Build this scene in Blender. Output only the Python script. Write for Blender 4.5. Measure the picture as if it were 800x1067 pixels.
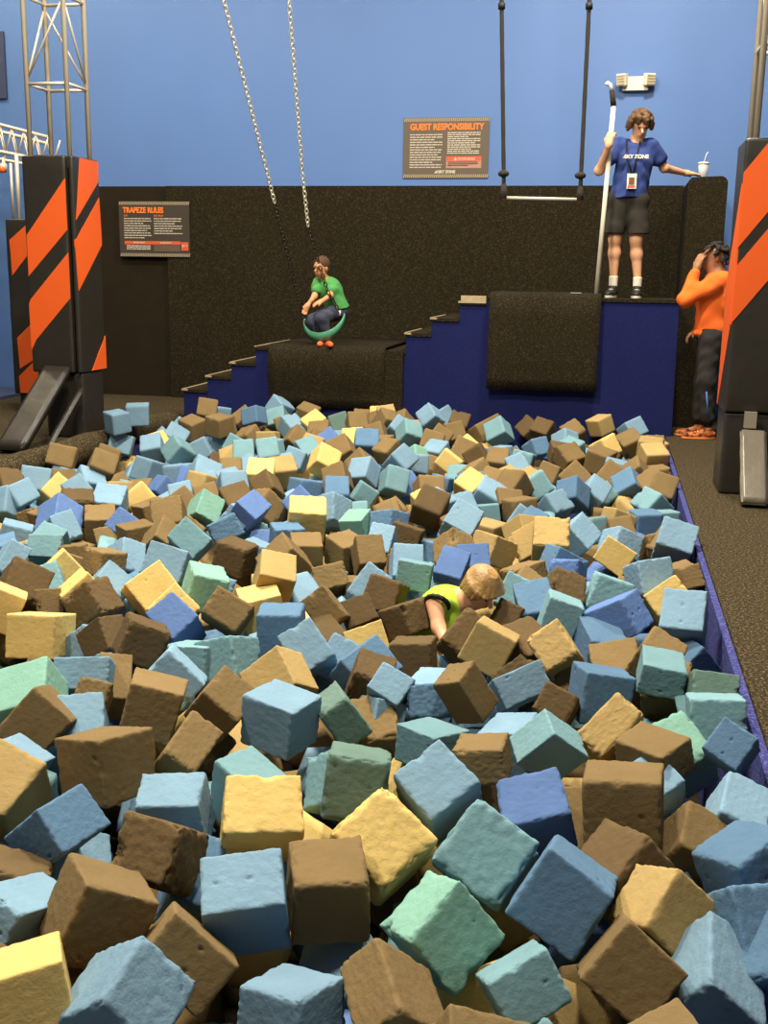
import bpy, bmesh, math, random
import numpy as np
from mathutils import Vector, Matrix, Euler, noise
D = bpy.data
for o in list(D.objects): D.objects.remove(o)
SC = bpy.context.scene
COL = SC.collection
# ------------------------------------------------------------------ camera
F = 1130.0; CX, CY = 400.0, 533.5; H = 1.45
_p, _y, _r = math.radians(12.3), math.radians(11.5), math.radians(0.9)
FW = Vector((-math.sin(_y)*math.cos(_p), math.cos(_y)*math.cos(_p), -math.sin(_p)))
_r0 = Vector((math.cos(_y), math.sin(_y), 0)); _u0 = _r0.cross(FW)
RT = _r0*math.cos(_r) + _u0*math.sin(_r); UP = RT.cross(FW)
EYE = Vector((0, 0, H))
cam = D.objects.new('camera', D.cameras.new('camera')); COL.objects.link(cam)
cam.matrix_world = Matrix(((RT.x, UP.x, -FW.x, 0), (RT.y, UP.y, -FW.y, 0), (RT.z, UP.z, -FW.z, H), (0, 0, 0, 1)))
cam.data.sensor_fit = 'VERTICAL'; cam.data.sensor_height = 36.0; cam.data.lens = F/1067*36.0
cam.data.clip_start = 0.05; cam.data.clip_end = 100
SC.camera = cam
# ------------------------------------------------------------------ world, lamps, exposure
w = D.worlds.new('hall_ambient'); SC.world = w; w.use_nodes = True
w.node_tree.nodes['Background'].inputs[0].default_value = (0.80, 0.86, 1.0, 1)
w.node_tree.nodes['Background'].inputs[1].default_value = 0.09
def lamp(x, y, z, e, sx, sy, col=(1.0, 0.91, 0.76), tgt=None):
    l = D.lights.new('unseen_overhead_lamp', 'AREA'); l.shape = 'RECTANGLE'; l.size = sx; l.size_y = sy; l.energy = e; l.color = col
    o = D.objects.new('unseen_overhead_lamp', l); COL.objects.link(o); o.location = (x, y, z)
    if tgt: o.rotation_euler = (Vector(tgt)-Vector((x, y, z))).to_track_quat('-Z', 'Y').to_euler()
    return o
lamp(-2.2, 5.6, 6.5, 560, 0.7, 0.7)
lamp(-0.2, 2.6, 6.5, 300, 0.6, 0.6)
lamp(-4.2, 1.8, 6.5, 300, 0.6, 0.6)
lamp(0.3, 8.8, 6.5, 420, 0.6, 0.6)
lamp(-5.0, 9.0, 6.5, 260, 0.6, 0.6)
lamp(-7.6, 10.6, 6.3, 110, 0.5, 0.5, (1.0, .82, .55), (-7.2, 12.2, 3.2))  # added warm lamp, no known source, tints the upper left wall tan
SC.view_settings.view_transform = 'Standard'; SC.view_settings.look = 'None'
SC.view_settings.gamma = 1.0; SC.view_settings.use_curve_mapping = False
SC.view_settings.exposure = 0.27
# ------------------------------------------------------------------ helpers
def ray(x, y): return FW + RT*((x-CX)/F) + UP*((CY-y)/F)
def Py(x, y, Y): d = ray(x, y); return EYE + d*(Y/d.y)
def Px(x, y, X): d = ray(x, y); return EYE + d*(X/d.x)
def Gz(x, y, z=0.0): d = ray(x, y); return EYE + d*((z-H)/d.z)
def s2l(c): return tuple((v/12.92 if v <= .04045 else ((v+.055)/1.055)**2.4) for v in c)
MATS = {}
def mat(name, rgb, rough=.8, metal=0., bump=0., bscale=60., var=0., vscale=8., spec=.4, rgb2=None, speck=0., speck_rgb=None, speck_scale=220., sheen=0., alpha=1., trans=0.):
    m = D.materials.new(name); m.use_nodes = True; nt = m.node_tree; N = nt.nodes; L = nt.links
    b = N['Principled BSDF']; b.inputs['Roughness'].default_value = rough; b.inputs['Metallic'].default_value = metal
    b.inputs['Specular IOR Level'].default_value = spec
    if sheen: b.inputs['Sheen Weight'].default_value = sheen
    if trans: b.inputs['Transmission Weight'].default_value = trans
    col = s2l(rgb); tc = N.new('ShaderNodeTexCoord')
    b.inputs['Base Color'].default_value = (*col, 1)
    cur = None
    if var or rgb2:
        nz = N.new('ShaderNodeTexNoise'); nz.inputs['Scale'].default_value = vscale; nz.inputs['Detail'].default_value = 4
        L.new(tc.outputs['Object'], nz.inputs['Vector'])
        mx = N.new('ShaderNodeMix'); mx.data_type = 'RGBA'
        c2 = s2l(rgb2) if rgb2 else tuple(v*(1-var) for v in col)
        mx.inputs[6].default_value = (*col, 1); mx.inputs[7].default_value = (*c2, 1)
        rp = N.new('ShaderNodeMapRange'); rp.inputs[1].default_value = .35; rp.inputs[2].default_value = .65
        L.new(nz.outputs['Fac'], rp.inputs[0]); L.new(rp.outputs[0], mx.inputs[0]); cur = mx.outputs[2]
    if speck:
        n2 = N.new('ShaderNodeTexNoise'); n2.inputs['Scale'].default_value = speck_scale; n2.inputs['Detail'].default_value = 3; n2.inputs['Roughness'].default_value = .75
        L.new(tc.outputs['Object'], n2.inputs['Vector'])
        r2 = N.new('ShaderNodeMapRange'); r2.inputs[1].default_value = .50; r2.inputs[2].default_value = .70; r2.inputs[4].default_value = speck
        L.new(n2.outputs['Fac'], r2.inputs[0])
        m2 = N.new('ShaderNodeMix'); m2.data_type = 'RGBA'
        if cur: L.new(cur, m2.inputs[6])
        else: m2.inputs[6].default_value = (*col, 1)
        m2.inputs[7].default_value = (*s2l(speck_rgb), 1); L.new(r2.outputs[0], m2.inputs[0]); cur = m2.outputs[2]
    if cur: L.new(cur, b.inputs['Base Color'])
    if bump:
        nb = N.new('ShaderNodeTexNoise'); nb.inputs['Scale'].default_value = bscale; nb.inputs['Detail'].default_value = 6
        L.new(tc.outputs['Object'], nb.inputs['Vector'])
        bp = N.new('ShaderNodeBump'); bp.inputs['Strength'].default_value = bump; bp.inputs['Distance'].default_value = .01
        L.new(nb.outputs['Fac'], bp.inputs['Height']); L.new(bp.outputs[0], b.inputs['Normal'])
    MATS[name] = m; return m
def foam(name, rgb):
    """open-cell upholstery foam: matt, grainy, with fine pores and slightly uneven dye"""
    m = D.materials.new(name); m.use_nodes = True; nt = m.node_tree; N = nt.nodes; L = nt.links; b = N['Principled BSDF']
    b.inputs['Roughness'].default_value = 1.; b.inputs['Specular IOR Level'].default_value = .1
    tc = N.new('ShaderNodeTexCoord'); geo = N.new('ShaderNodeNewGeometry'); oi = N.new('ShaderNodeObjectInfo')
    nz = N.new('ShaderNodeTexNoise'); nz.inputs['Scale'].default_value = 9; nz.inputs['Detail'].default_value = 5
    L.new(geo.outputs['Position'], nz.inputs['Vector'])
    hs = N.new('ShaderNodeHueSaturation'); hs.inputs['Color'].default_value = (*s2l(rgb), 1)
    a = N.new('ShaderNodeMath'); a.operation = 'MULTIPLY_ADD'; a.inputs[1].default_value = .35; a.inputs[2].default_value = .68
    L.new(nz.outputs['Fac'], a.inputs[0])
    a2 = N.new('ShaderNodeMath'); a2.operation = 'MULTIPLY_ADD'; a2.inputs[1].default_value = .30
    L.new(oi.outputs['Random'], a2.inputs[0]); L.new(a.outputs[0], a2.inputs[2]); L.new(a2.outputs[0], hs.inputs['Value'])
    L.new(hs.outputs['Color'], b.inputs['Base Color'])
    n1 = N.new('ShaderNodeTexNoise'); n1.inputs['Scale'].default_value = 170; n1.inputs['Detail'].default_value = 4; n1.inputs['Roughness'].default_value = .7
    n2 = N.new('ShaderNodeTexNoise'); n2.inputs['Scale'].default_value = 55; n2.inputs['Detail'].default_value = 5
    vo = N.new('ShaderNodeTexVoronoi'); vo.inputs['Scale'].default_value = 60
    for q in (n1, n2, vo): L.new(geo.outputs['Position'], q.inputs['Vector'])
    r = N.new('ShaderNodeMapRange'); r.inputs[1].default_value = 0.; r.inputs[2].default_value = .22; r.inputs[3].default_value = -.5; r.inputs[4].default_value = 0.
    L.new(vo.outputs['Distance'], r.inputs[0])
    s1 = N.new('ShaderNodeMath'); s1.operation = 'MULTIPLY_ADD'; s1.inputs[1].default_value = .5; L.new(n1.outputs['Fac'], s1.inputs[0]); L.new(n2.outputs['Fac'], s1.inputs[2])
    s2 = N.new('ShaderNodeMath'); s2.operation = 'MULTIPLY_ADD'; s2.inputs[1].default_value = .35; L.new(r.outputs[0], s2.inputs[0]); L.new(s1.outputs[0], s2.inputs[2])
    bp = N.new('ShaderNodeBump'); bp.inputs['Strength'].default_value = .5; bp.inputs['Distance'].default_value = .0045
    L.new(s2.outputs[0], bp.inputs['Height']); L.new(bp.outputs[0], b.inputs['Normal'])
    return m
def link_mesh(name, me, m, parent=None, smooth=False):
    o = D.objects.new(name, me); COL.objects.link(o)
    if m is not None:
        for mm in (m if isinstance(m, (list, tuple)) else [m]): me.materials.append(mm)
    if smooth:
        for p in me.polygons: p.use_smooth = True
    if parent is not None: put(o, parent)
    return o
def put(o, parent):
    o.parent = parent; o.matrix_parent_inverse = Matrix.Translation(parent.location).inverted() if parent.parent is None else Matrix.Identity(4)
def obj(name, bm, m, parent=None, smooth=False, bevel=0.):
    if bevel: bmesh.ops.bevel(bm, geom=[e for e in bm.edges if len(e.link_faces) == 2 and e.calc_face_angle(0) > .5], offset=bevel, segments=2, affect='EDGES', profile=.6)
    bmesh.ops.recalc_face_normals(bm, faces=bm.faces)
    me = D.meshes.new(name); bm.to_mesh(me); bm.free()
    return link_mesh(name, me, m, parent, smooth)
def tag(o, label, cat, group=None):
    o['label'] = label; o['category'] = cat
    if group: o['group'] = group
    return o
def thing(name, loc, label, cat, group=None):
    o = D.objects.new(name, None); COL.objects.link(o); o.location = loc; o.empty_display_size = .1
    return tag(o, label, cat, group)
def struct(o, label=None):
    o['kind'] = 'structure'
    if label: o['label'] = label
    return o
def BM(): return bmesh.new()
def box(bm, lo, hi):
    lo = Vector(lo); hi = Vector(hi); vs = [bm.verts.new((x, y, z)) for x in (lo.x, hi.x) for y in (lo.y, hi.y) for z in (lo.z, hi.z)]
    for f in ((0, 1, 3, 2), (4, 6, 7, 5), (0, 4, 5, 1), (2, 3, 7, 6), (0, 2, 6, 4), (1, 5, 7, 3)): bm.faces.new([vs[i] for i in f])
    return vs
def hexa(bm, a, b):
    """solid between two quads a (4 pts) and b (4 pts)"""
    A = [bm.verts.new(v) for v in a]; B = [bm.verts.new(v) for v in b]; n = len(A)
    bm.faces.new(A); bm.faces.new(B[::-1])
    for i in range(n): bm.faces.new([A[i], B[i], B[(i+1) % n], A[(i+1) % n]])
def prism(bm, poly, off):
    off = Vector(off); hexa(bm, [Vector(p) for p in poly], [Vector(p)+off for p in poly])
def tube(bm, pts, r, n=10, cap=True):
    pts = [Vector(p) for p in pts]; rr = r if isinstance(r, (list, tuple)) else [r]*len(pts); rings = []
    ref = None
    for i, p in enumerate(pts):
        t = (pts[min(i+1, len(pts)-1)]-pts[max(i-1, 0)]).normalized()
        if ref is None: ref = t.orthogonal().normalized()
        ref = (ref - t*ref.dot(t)).normalized(); q = t.cross(ref)
        rings.append([bm.verts.new(p + (ref*math.cos(a)+q*math.sin(a))*rr[i]) for a in [2*math.pi*k/n for k in range(n)]])
    for a, b in zip(rings, rings[1:]):
        for k in range(n): bm.faces.new((a[k], a[(k+1) % n], b[(k+1) % n], b[k]))
    if cap: bm.faces.new(rings[0][::-1]); bm.faces.new(rings[-1])
def torus_link(bm, c, t, s, L, W, r, n=10, k=5):
    """one oval chain link: centre c, long axis t, wide axis s"""
    t = t.normalized(); s = s.normalized(); nrm = t.cross(s); rings = []
    for i in range(n):
        a = 2*math.pi*i/n; p = c + t*(math.cos(a)*L/2) + s*(math.sin(a)*W/2)
        tan = (-t*math.sin(a)*L + s*math.cos(a)*W).normalized(); u = tan.cross(nrm)
        rings.append([bm.verts.new(p+(u*math.cos(b)+nrm*math.sin(b))*r) for b in [2*math.pi*j/k for j in range(k)]])
    for i in range(n):
        A = rings[i]; B = rings[(i+1) % n]
        for j in range(k): bm.faces.new((A[j], A[(j+1) % k], B[(j+1) % k], B[j]))
def text_obj(name, s, loc, rot, size, m, parent, ext=.002, bold=.0, width=None, align='LEFT'):
    c = D.curves.new(name, 'FONT'); c.body = s; c.size = size; c.extrude = ext; c.offset = bold; c.align_x = align
    o = D.objects.new(name, c); COL.objects.link(o); bpy.context.view_layer.update()
    me = D.meshes.new_from_object(o.evaluated_get(bpy.context.evaluated_depsgraph_get())); D.objects.remove(o); D.curves.remove(c)
    if width:
        xs = [v.co.x for v in me.vertices]; k = width/(max(xs)-min(xs))
        for v in me.vertices: v.co.x *= k
    M4 = Matrix.Translation(loc)@Euler(rot).to_matrix().to_4x4(); me.transform(M4); me.materials.clear()
    return link_mesh(name, me, m, parent)
# ------------------------------------------------------------------ SDF bodies (one smooth continuous surface)
class Body:
    def __init__(s, res=.008, k=.03): s.P = []; s.res = res; s.k = k
    def cap(s, a, b, ra, rb, k=None): s.P.append(('c', np.array(a, float), np.array(b, float), ra, rb, k or s.k)); return s
    def chain(s, pts, rad, k=None):
        for i in range(len(pts)-1): s.cap(pts[i], pts[i+1], rad[i], rad[i+1], k)
        return s
    def ell(s, c, r, ax=None, k=None):
        A = np.eye(3) if ax is None else np.array([np.array(v, float)/np.linalg.norm(v) for v in ax])
        s.P.append(('e', np.array(c, float), np.array(r, float), A, 0, k or s.k)); return s
    def cut(s, pt, n): s.P.append(('x', np.array(pt, float), np.array(n, float)/np.linalg.norm(n), 0, 0, 0)); return s
    def build(s, name, m, parent=None, fold=0., fscale=12.):
        lo = np.full(3, 1e9); hi = -lo
        for q in s.P:
            if q[0] == 'c': r = max(q[3], q[4]); lo = np.minimum(lo, np.minimum(q[1], q[2])-r); hi = np.maximum(hi, np.maximum(q[1], q[2])+r)
            elif q[0] == 'e': r = q[2].max(); lo = np.minimum(lo, q[1]-r); hi = np.maximum(hi, q[1]+r)
        pad = .03; lo -= pad; hi += pad; h = s.res; n = np.ceil((hi-lo)/h).astype(int)+1
        V = np.full(n, 1.0, np.float32)
        for q in s.P:
            if q[0] == 'c': r = max(q[3], q[4]); l = np.minimum(q[1], q[2])-r; u = np.maximum(q[1], q[2])+r
            elif q[0] == 'e': l = q[1]-q[2].max(); u = q[1]+q[2].max()
            else: l = lo; u = hi
            m_ = max(q[5], .02)+.02
            i0 = np.maximum(np.floor((l-m_-lo)/h).astype(int), 0); i1 = np.minimum(np.ceil((u+m_-lo)/h).astype(int)+1, n)
            g = np.stack(np.meshgrid(*[lo[a]+h*np.arange(i0[a], i1[a]) for a in range(3)], indexing='ij'), -1)
            if q[0] == 'c':
                ab = q[2]-q[1]; t = np.clip(((g-q[1])@ab)/max(ab@ab, 1e-9), 0, 1)
                d = np.linalg.norm(g-q[1]-t[..., None]*ab, axis=-1)-(q[3]+(q[4]-q[3])*t)
            elif q[0] == 'e':
                v = (g-q[1])@q[3].T; k0 = np.linalg.norm(v/q[2], axis=-1); k1 = np.linalg.norm(v/q[2]**2, axis=-1)+1e-9; d = k0*(k0-1)/k1
            sl = tuple(slice(i0[a], i1[a]) for a in range(3)); cur = V[sl]
            if q[0] == 'x': V[sl] = np.maximum(cur, (g-q[1])@q[2])
            else:
                k = q[5]; hh = np.maximum(k-np.abs(cur-d), 0)/k; V[sl] = np.minimum(cur, d)-hh*hh*k/4
        if fold:
            g = np.stack(np.meshgrid(*[lo[a]+h*np.arange(n[a]) for a in range(3)], indexing='ij'), -1)
            x, y, z = [g[..., a]*fscale for a in range(3)]
            V = V + fold*(np.sin(x*1.7+z*2.6+np.sin(y*2.3+z)*1.2)+.6*np.sin(z*4.1-x*2.2+y*3.1+np.sin(x*3+y)))*.5
        S = V < 0; c = np.zeros(tuple(n-1), np.int8)
        for dx in (0, 1):
            for dy in (0, 1):
                for dz in (0, 1): c += S[dx:n[0]-1+dx, dy:n[1]-1+dy, dz:n[2]-1+dz]
        act = (c > 0) & (c < 8); idx = -np.ones(act.shape, int); ii = np.argwhere(act); idx[act] = np.arange(len(ii))
        acc = np.zeros((len(ii), 3)); cnt = np.zeros(len(ii))
        cor = [(a, b, e) for a in (0, 1) for b in (0, 1) for e in (0, 1)]
        for ca in cor:
            for ax in range(3):
                if ca[ax]: continue
                cb = list(ca); cb[ax] = 1; A_ = ii+ca; B_ = ii+cb
                va = V[tuple(A_.T)]; vb = V[tuple(B_.T)]; cr = (va < 0) != (vb < 0); t = np.where(cr, va/np.where(cr, va-vb, 1), 0)
                pt = A_.astype(float); pt[:, ax] += t; acc += pt*cr[:, None]; cnt += cr
        vert = lo+h*acc/cnt[:, None]; faces = []
        for ax in range(3):
            b, e = [a for a in range(3) if a != ax]; sh = [slice(None)]*3
            s0 = list(sh); s0[ax] = slice(0, n[ax]-1); s1 = list(sh); s1[ax] = slice(1, n[ax])
            A_ = S[tuple(s0)]; B_ = S[tuple(s1)]; e_ = np.argwhere(A_ != B_)
            ok = (e_[:, b] > 0) & (e_[:, e] > 0) & (e_[:, b] < n[b]-1) & (e_[:, e] < n[e]-1); e_ = e_[ok]
            def off(db, de): q = e_.copy(); q[:, b] += db; q[:, e] += de; return idx[tuple(q.T)]
            Q = np.stack([off(-1, -1), off(0, -1), off(0, 0), off(-1, 0)], 1); fl = S[tuple(s0)][tuple(e_.T)]
            if ax == 1: fl = ~fl
            Q[~fl] = Q[~fl][:, ::-1]; Q = Q[(Q >= 0).all(1)]; faces.append(Q)
        Fq = np.concatenate(faces); me = D.meshes.new(name); me.from_pydata(vert.tolist(), [], Fq.tolist()); me.update()
        return link_mesh(name, me, m, parent, True)
# ------------------------------------------------------------------ materials
m_wall = mat('painted_blue_wall', (.335, .465, .68), rough=.55, var=.04, vscale=1.2, bump=.05, bscale=300)
m_carpet = mat('black_brown_carpet', (.135, .115, .075), rough=1, speck=.35, speck_rgb=(.42, .37, .25), speck_scale=75, bump=.8, bscale=160, spec=.1)
m_floor = mat('brown_speckled_floor_carpet', (.19, .16, .11), rough=1, speck=.85, speck_rgb=(.56, .49, .35), speck_scale=80, bump=.9, bscale=180, spec=.1)
m_dark = mat('plain_dark_panel', (.145, .115, .07), rough=.9, spec=.15, var=.15)
m_navy = mat('navy_blue_carpet', (.105, .125, .30), rough=1, speck=.4, speck_rgb=(.18, .20, .38), speck_scale=90, bump=.6, bscale=150, spec=.1)
m_lining = mat('violet_blue_pit_carpet', (.22, .23, .45), rough=1, speck=.6, speck_rgb=(.55, .56, .78), speck_scale=90, bump=.8, bscale=150, spec=.1)
m_vinyl = mat('black_vinyl', (.155, .14, .11), rough=.42, bump=.35, bscale=9, spec=.5)
m_orange = mat('orange_vinyl', (.88, .36, .12), rough=.45, bump=.15, bscale=10, spec=.4)
m_steel = mat('brushed_aluminium', (.82, .77, .68), rough=.38, metal=.25, bump=.1, bscale=80)
m_silver = mat('grey_vinyl', (.45, .42, .36), rough=.3, spec=.6, bump=.5, bscale=14)
m_tan = mat('tan_plywood_edge', (.68, .60, .46), rough=.6, var=.2, vscale=20)
m_black = mat('matt_black', (.07, .065, .06), rough=.7)
m_white = mat('off_white_plastic', (.88, .85, .76), rough=.5)
m_rope = mat('dark_rope', (.17, .15, .12), rough=.9, bump=1., bscale=120)
m_red = mat('red_tape', (.80, .34, .28), rough=.6)
m_sign = mat('brown_grey_sign', (.36, .31, .25), rough=.5)
m_signd = mat('dark_sign', (.24, .21, .17), rough=.5)
m_print = mat('pale_print', (.78, .74, .66), rough=.6)
m_chev = mat('grey_chevron', (.62, .56, .46), rough=.6)
m_mat = mat('blue_grey_mat', (.22, .25, .36), rough=.6)
# ------------------------------------------------------------------ the setting
XL, XR, YB = -4.20, .57, 10.54
YW, YC = 12.25, 12.10
def slab(name, lo, hi, m, bevel=0.):
    bm = BM(); box(bm, lo, hi); return struct(obj(name, bm, m, bevel=bevel))
slab('wall_back', (-12, YW, -.1), (6, YW+.2, 7), m_wall)
slab('floor', (XR, -1.5, -.3), (6, YW, 0), m_floor)
slab('floor', (-12, -1.5, -.3), (XL-.1, YW, 0), m_floor)
slab('floor', (XL-.1, -1.5, -1.05), (XR, YB+.2, -.95), m_dark)
slab('wall_pit_right', (XR-.03, -.6, -.95), (XR+.02, YB, -.02), m_lining)
slab('wall_pit_left', (XL-.14, -.6, -.95), (XL-.09, YB, -.10), m_lining)
slab('wall_pit_front', (XL-.1, -.7, -.95), (XR, -.6, -.02), m_lining)
slab('floor', (XL-.1, -1.5, -.3), (XR, -.7, 0), m_floor)
# carpeted pad wall behind the platform
bm = BM(); box(bm, (-5.06, YC, 0), (.66, YW, 2.41)); struct(obj('wall_carpeted', bm, m_carpet, bevel=.02))
bm = BM(); box(bm, (-6.45, YC+.05, 0), (-5.07, YW, 2.41)); struct(obj('wall_dark_panel', bm, m_dark, bevel=.01))
# divider at the right end of the platform, rounded top corners
bm = BM(); pts = [(.655, 0), (1.02, 0)]
for a in range(0, 91, 15): pts.append((1.02-.07+.07*math.cos(math.radians(a)), 2.43-.07+.07*math.sin(math.radians(a))))
for a in range(90, 181, 15): pts.append((.655+.05+.05*math.cos(math.radians(a)), 2.42-.05+.05*math.sin(math.radians(a))))
prism(bm, [Vector((x, 11.25, z)) for x, z in pts], (0, YW-11.25, 0)); struct(obj('wall_divider', bm, m_carpet))
# blue tumbling mat on the floor far left
bm = BM(); box(bm, (-9.5, 9.55, 0), (-6.75, 12.2, .035)); tag(obj('floor_mat', bm, m_mat, bevel=.01), 'dark blue-grey mat lying on the floor at the far left wall', 'mat')
# ------------------------------------------------------------------ stepped platform
prof = [(-4.27, .275), (-4.01, .275), (-4.01, .42), (-3.75, .42), (-3.75, .565), (-3.49, .565), (-3.49, .73), (-1.95, .73), (-1.95, .905), (-1.70, .905), (-1.70, 1.055), (-1.43, 1.055), (-1.43, 1.215), (-1.17, 1.215), (-1.17, 1.27), (.61, 1.27)]
t = thing('stepped_platform', (-1.8, YB, 0), 'navy blue carpeted stepped platform with black treads behind the foam pit', 'platform')
bm = BM(); poly = [(-4.27, -.95)]+prof+[(.63, -.95)]
prism(bm, [Vector((x, YB, z-.03 if z > 0 else z)) for x, z in poly], (0, YC-YB-.002, 0)); obj('carpeted_body', bm, m_navy, t)
for i in range(0, len(prof), 2):
    (x0, z), (x1, _) = prof[i], prof[i+1]
    bm = BM(); box(bm, (x0-.012, YB-.012, z-.03), (x1+.0, YC-.002, z)); tr = obj('tread', bm, m_carpet, t, bevel=.006)
    if i not in (6, 14):
        bm = BM(); box(bm, (x0-.016, YB-.02, z-.012), (x0+.004, YB+.9, z+.006)); box(bm, (x0, YB-.02, z-.012), (x0+(.24 if i == 12 else .05), YB-.008, z+.004)); obj('edge_strip', bm, m_tan, t)
bm = BM(); box(bm, (-1.42, YB-.022, 1.205), (-1.18, YB-.006, 1.275)); obj('edge_strip', bm, m_tan, t)
bm = BM(); box(bm, (-3.50, YB-.014, .73), (-3.48, YB+1.2, .738)); obj('edge_strip', bm, m_tan, t)
# draped carpets
def drape(name, x0, x1, ztop, prof2, label, th=.02):
    bm = BM(); nx = 14; rows = []
    for j, (dy, z) in enumerate(prof2):
        rows.append([bm.verts.new((x0+(x1-x0)*i/nx, YB-.02-dy-.006*math.sin(i*.9+j)*min(1, j/3), z)) for i in range(nx+1)])
    for a, b in zip(rows, rows[1:]):
        for i in range(nx): bm.faces.new((a[i], a[i+1], b[i+1], b[i]))
    o = obj(name, bm, m_carpet, None, True); so = o.modifiers.new('s', 'SOLIDIFY'); so.thickness = th; so.offset = 1
    return tag(o, label, 'carpet')
z0 = .745
drape('draped_carpet', -3.34, -2.15, z0, [(-1.4, z0), (-.6, z0), (-.05, z0), (0, z0-.01), (.035, z0-.05), (.05, z0-.15), (.045, z0-.28), (.01, z0-.42), (-.0, z0-.50), (-.005, z0-.60)], 'black-brown carpet draped over the lower landing, under the boy on the swing')
bm = BM(); box(bm, (-2.16, YB-.05, -.2), (-1.97, YB-.013, .728)); tag(obj('carpet_strip', bm, m_carpet, bevel=.012), 'narrow upright strip of black-brown carpet right of the lower draped carpet', 'carpet')
z0 = 1.285
drape('draped_carpet', -1.14, -.10, z0, [(-1.2, z0), (-.5, z0), (-.05, z0), (0, z0-.006), (.03, z0-.03), (.035, z0-.2), (.045, z0-.5), (.05, z0-.78), (.04, z0-.88)], 'black-brown carpet hanging down from the upper landing, below the trapeze bar', .03)
# padded bumper along the left rim of the pit, covered in carpet
t = thing('rim_bumper', (-4.2, 9, 0), 'long carpet-covered rounded bumper along the left rim of the pit', 'bumper')
bm = BM(); pts = []; rr = []
for i in range(40):
    y = 2.0+i*.214; pts.append((XL-.13+.03*math.sin(i*.7), y, -.02+.012*math.sin(i*1.3))); rr.append(.115+.012*math.sin(i*.9+1))
tube(bm, pts, rr, 14); obj('carpet_cover', bm, m_floor, t, True)
# ------------------------------------------------------------------ padded pillars and trusses
def on_face(pts, axis, val):
    return [(Py(x, y, val) if axis == 'y' else Px(x, y, val)) for x, y in pts]
def stripe(pts, axis, val, off, m, parent):
    bm = BM(); P = on_face(pts, axis, val); prism(bm, P, off); return obj('stripe', bm, m, parent)
def clip_poly(P, lo, hi, ax, lo2, hi2, ax2):
    for a, v, s in ((ax, lo, 1), (ax, hi, -1), (ax2, lo2, 1), (ax2, hi2, -1)):
        Q = []
        for i in range(len(P)):
            A, B = P[i], P[(i+1) % len(P)]; da = (A[a]-v)*s; db = (B[a]-v)*s
            if da >= 0: Q.append(A)
            if (da > 0) != (db > 0) and da != db: Q.append(A+(B-A)*(da/(da-db)))
        P = Q
        if len(P) < 3: return None
    return P
def seg_truss(bm, A, B, r): tube(bm, [A, B], r, 8)
def truss_tower(x0, x1, y0, y1, zlo, zhi, bays, label, flip=1):
    t = thing('truss_tower', ((x0+x1)/2, (y0+y1)/2, zlo), label, 'truss')
    C4 = [(x0, y0), (x1, y0), (x1, y1), (x0, y1)]
    for c in C4:
        bm = BM(); tube(bm, [(c[0], c[1], zlo), (c[0], c[1], zhi)], .022, 10); obj('chord', bm, m_steel, t, True)
    zs_ = bays
    for i, z in enumerate(zs_):
        bm = BM()
        for k in range(4): a, b = C4[k], C4[(k+1) % 4]; tube(bm, [(a[0], a[1], z), (b[0], b[1], z)], .014, 8)
        obj('cross_frame', bm, m_steel, t, True)
        if i+1 < len(zs_):
            bm = BM()
            for k in range(4):
                a, b = C4[k], C4[(k+1) % 4]
                if (i+k) % 2: a, b = b, a
                tube(bm, [(a[0], a[1], z+.03), (b[0], b[1], zs_[i+1]-.03)], .010, 8)
            obj('diagonal_brace', bm, m_steel, t, True)
    return t
def wrinkle(o, amp):
    me = o.data
    for v in me.vertices:
        p = v.co; n = noise.noise(Vector((p.x*5, p.y*5, p.z*9)))+.5*noise.noise(Vector((p.x*14, p.y*14, p.z*22)))
        v.co += v.normal*n*amp
def pad_box(name, lo, hi, m, parent, amp=.006, div=14, bevel=.02):
    bm = BM(); box(bm, lo, hi)
    bmesh.ops.bevel(bm, geom=list(bm.edges), offset=bevel, segments=3, affect='EDGES', profile=.6)
    bmesh.ops.subdivide_edges(bm, edges=[e for e in bm.edges if e.calc_length() > .12], cuts=div, use_grid_fill=True)
    o = obj(name, bm, m, parent, True); wrinkle(o, amp); return o
# left pillar
LP = (-4.95, -4.49, 8.75, 9.25)
truss_tower(-4.90, -4.54, 8.82, 9.18, 2.3, 6.8, [2.97, 3.66, 4.34, 5.0, 5.7, 6.4], 'silver square truss tower rising from the striped pillar at left')
t = thing('padded_pillar', (-4.72, 9.0, 0), 'left pillar wrapped in black vinyl padding with orange diagonal stripes', 'pillar')
pad_box('black_pad', (LP[0], LP[2], .575), (-4.555, LP[3], 2.395), m_vinyl, t, .004)
pad_box('black_pad', (-4.535, LP[2]+.015, .575), (LP[1], LP[3], 2.395), m_vinyl, t, .003)
pad_box('base_pad', (-4.86, 8.80, 0), (-4.5, 9.2, .57), m_vinyl, t, .004)
fy = LP[2]; fx = LP[1]
for P in ([(30, 285), (70, 183), (74, 245), (29, 288)], ):
    pass
for pts in ([(28, 245), (68, 185), (73, 236), (30, 288)], [(32, 312), (76, 257), (79, 304), (38, 354), (24, 386), (20, 352)], ):
    P = clip_poly(on_face(pts, 'y', fy), LP[0]+.004, -4.56, 0, .59, 2.38, 2)
    if P: bm = BM(); prism(bm, [p+Vector((0, -.004, 0)) for p in P], (0, .02, 0)); obj('orange_stripe', bm, m_orange, t)
for pts in ([(83, 162), (102, 168), (102, 190), (79, 229)], [(79, 250), (103, 206), (106, 255), (82, 303)], [(95, 388), (111, 346), (114, 346), (114, 388)]):
    P = clip_poly(on_face(pts, 'x', fx), LP[2]+.01, LP[3]-.005, 1, .585, 2.385, 2)
    if P: bm = BM(); prism(bm, [p+Vector((.004, 0, 0)) for p in P], (-.02, 0, 0)); obj('orange_stripe', bm, m_orange, t)
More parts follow.
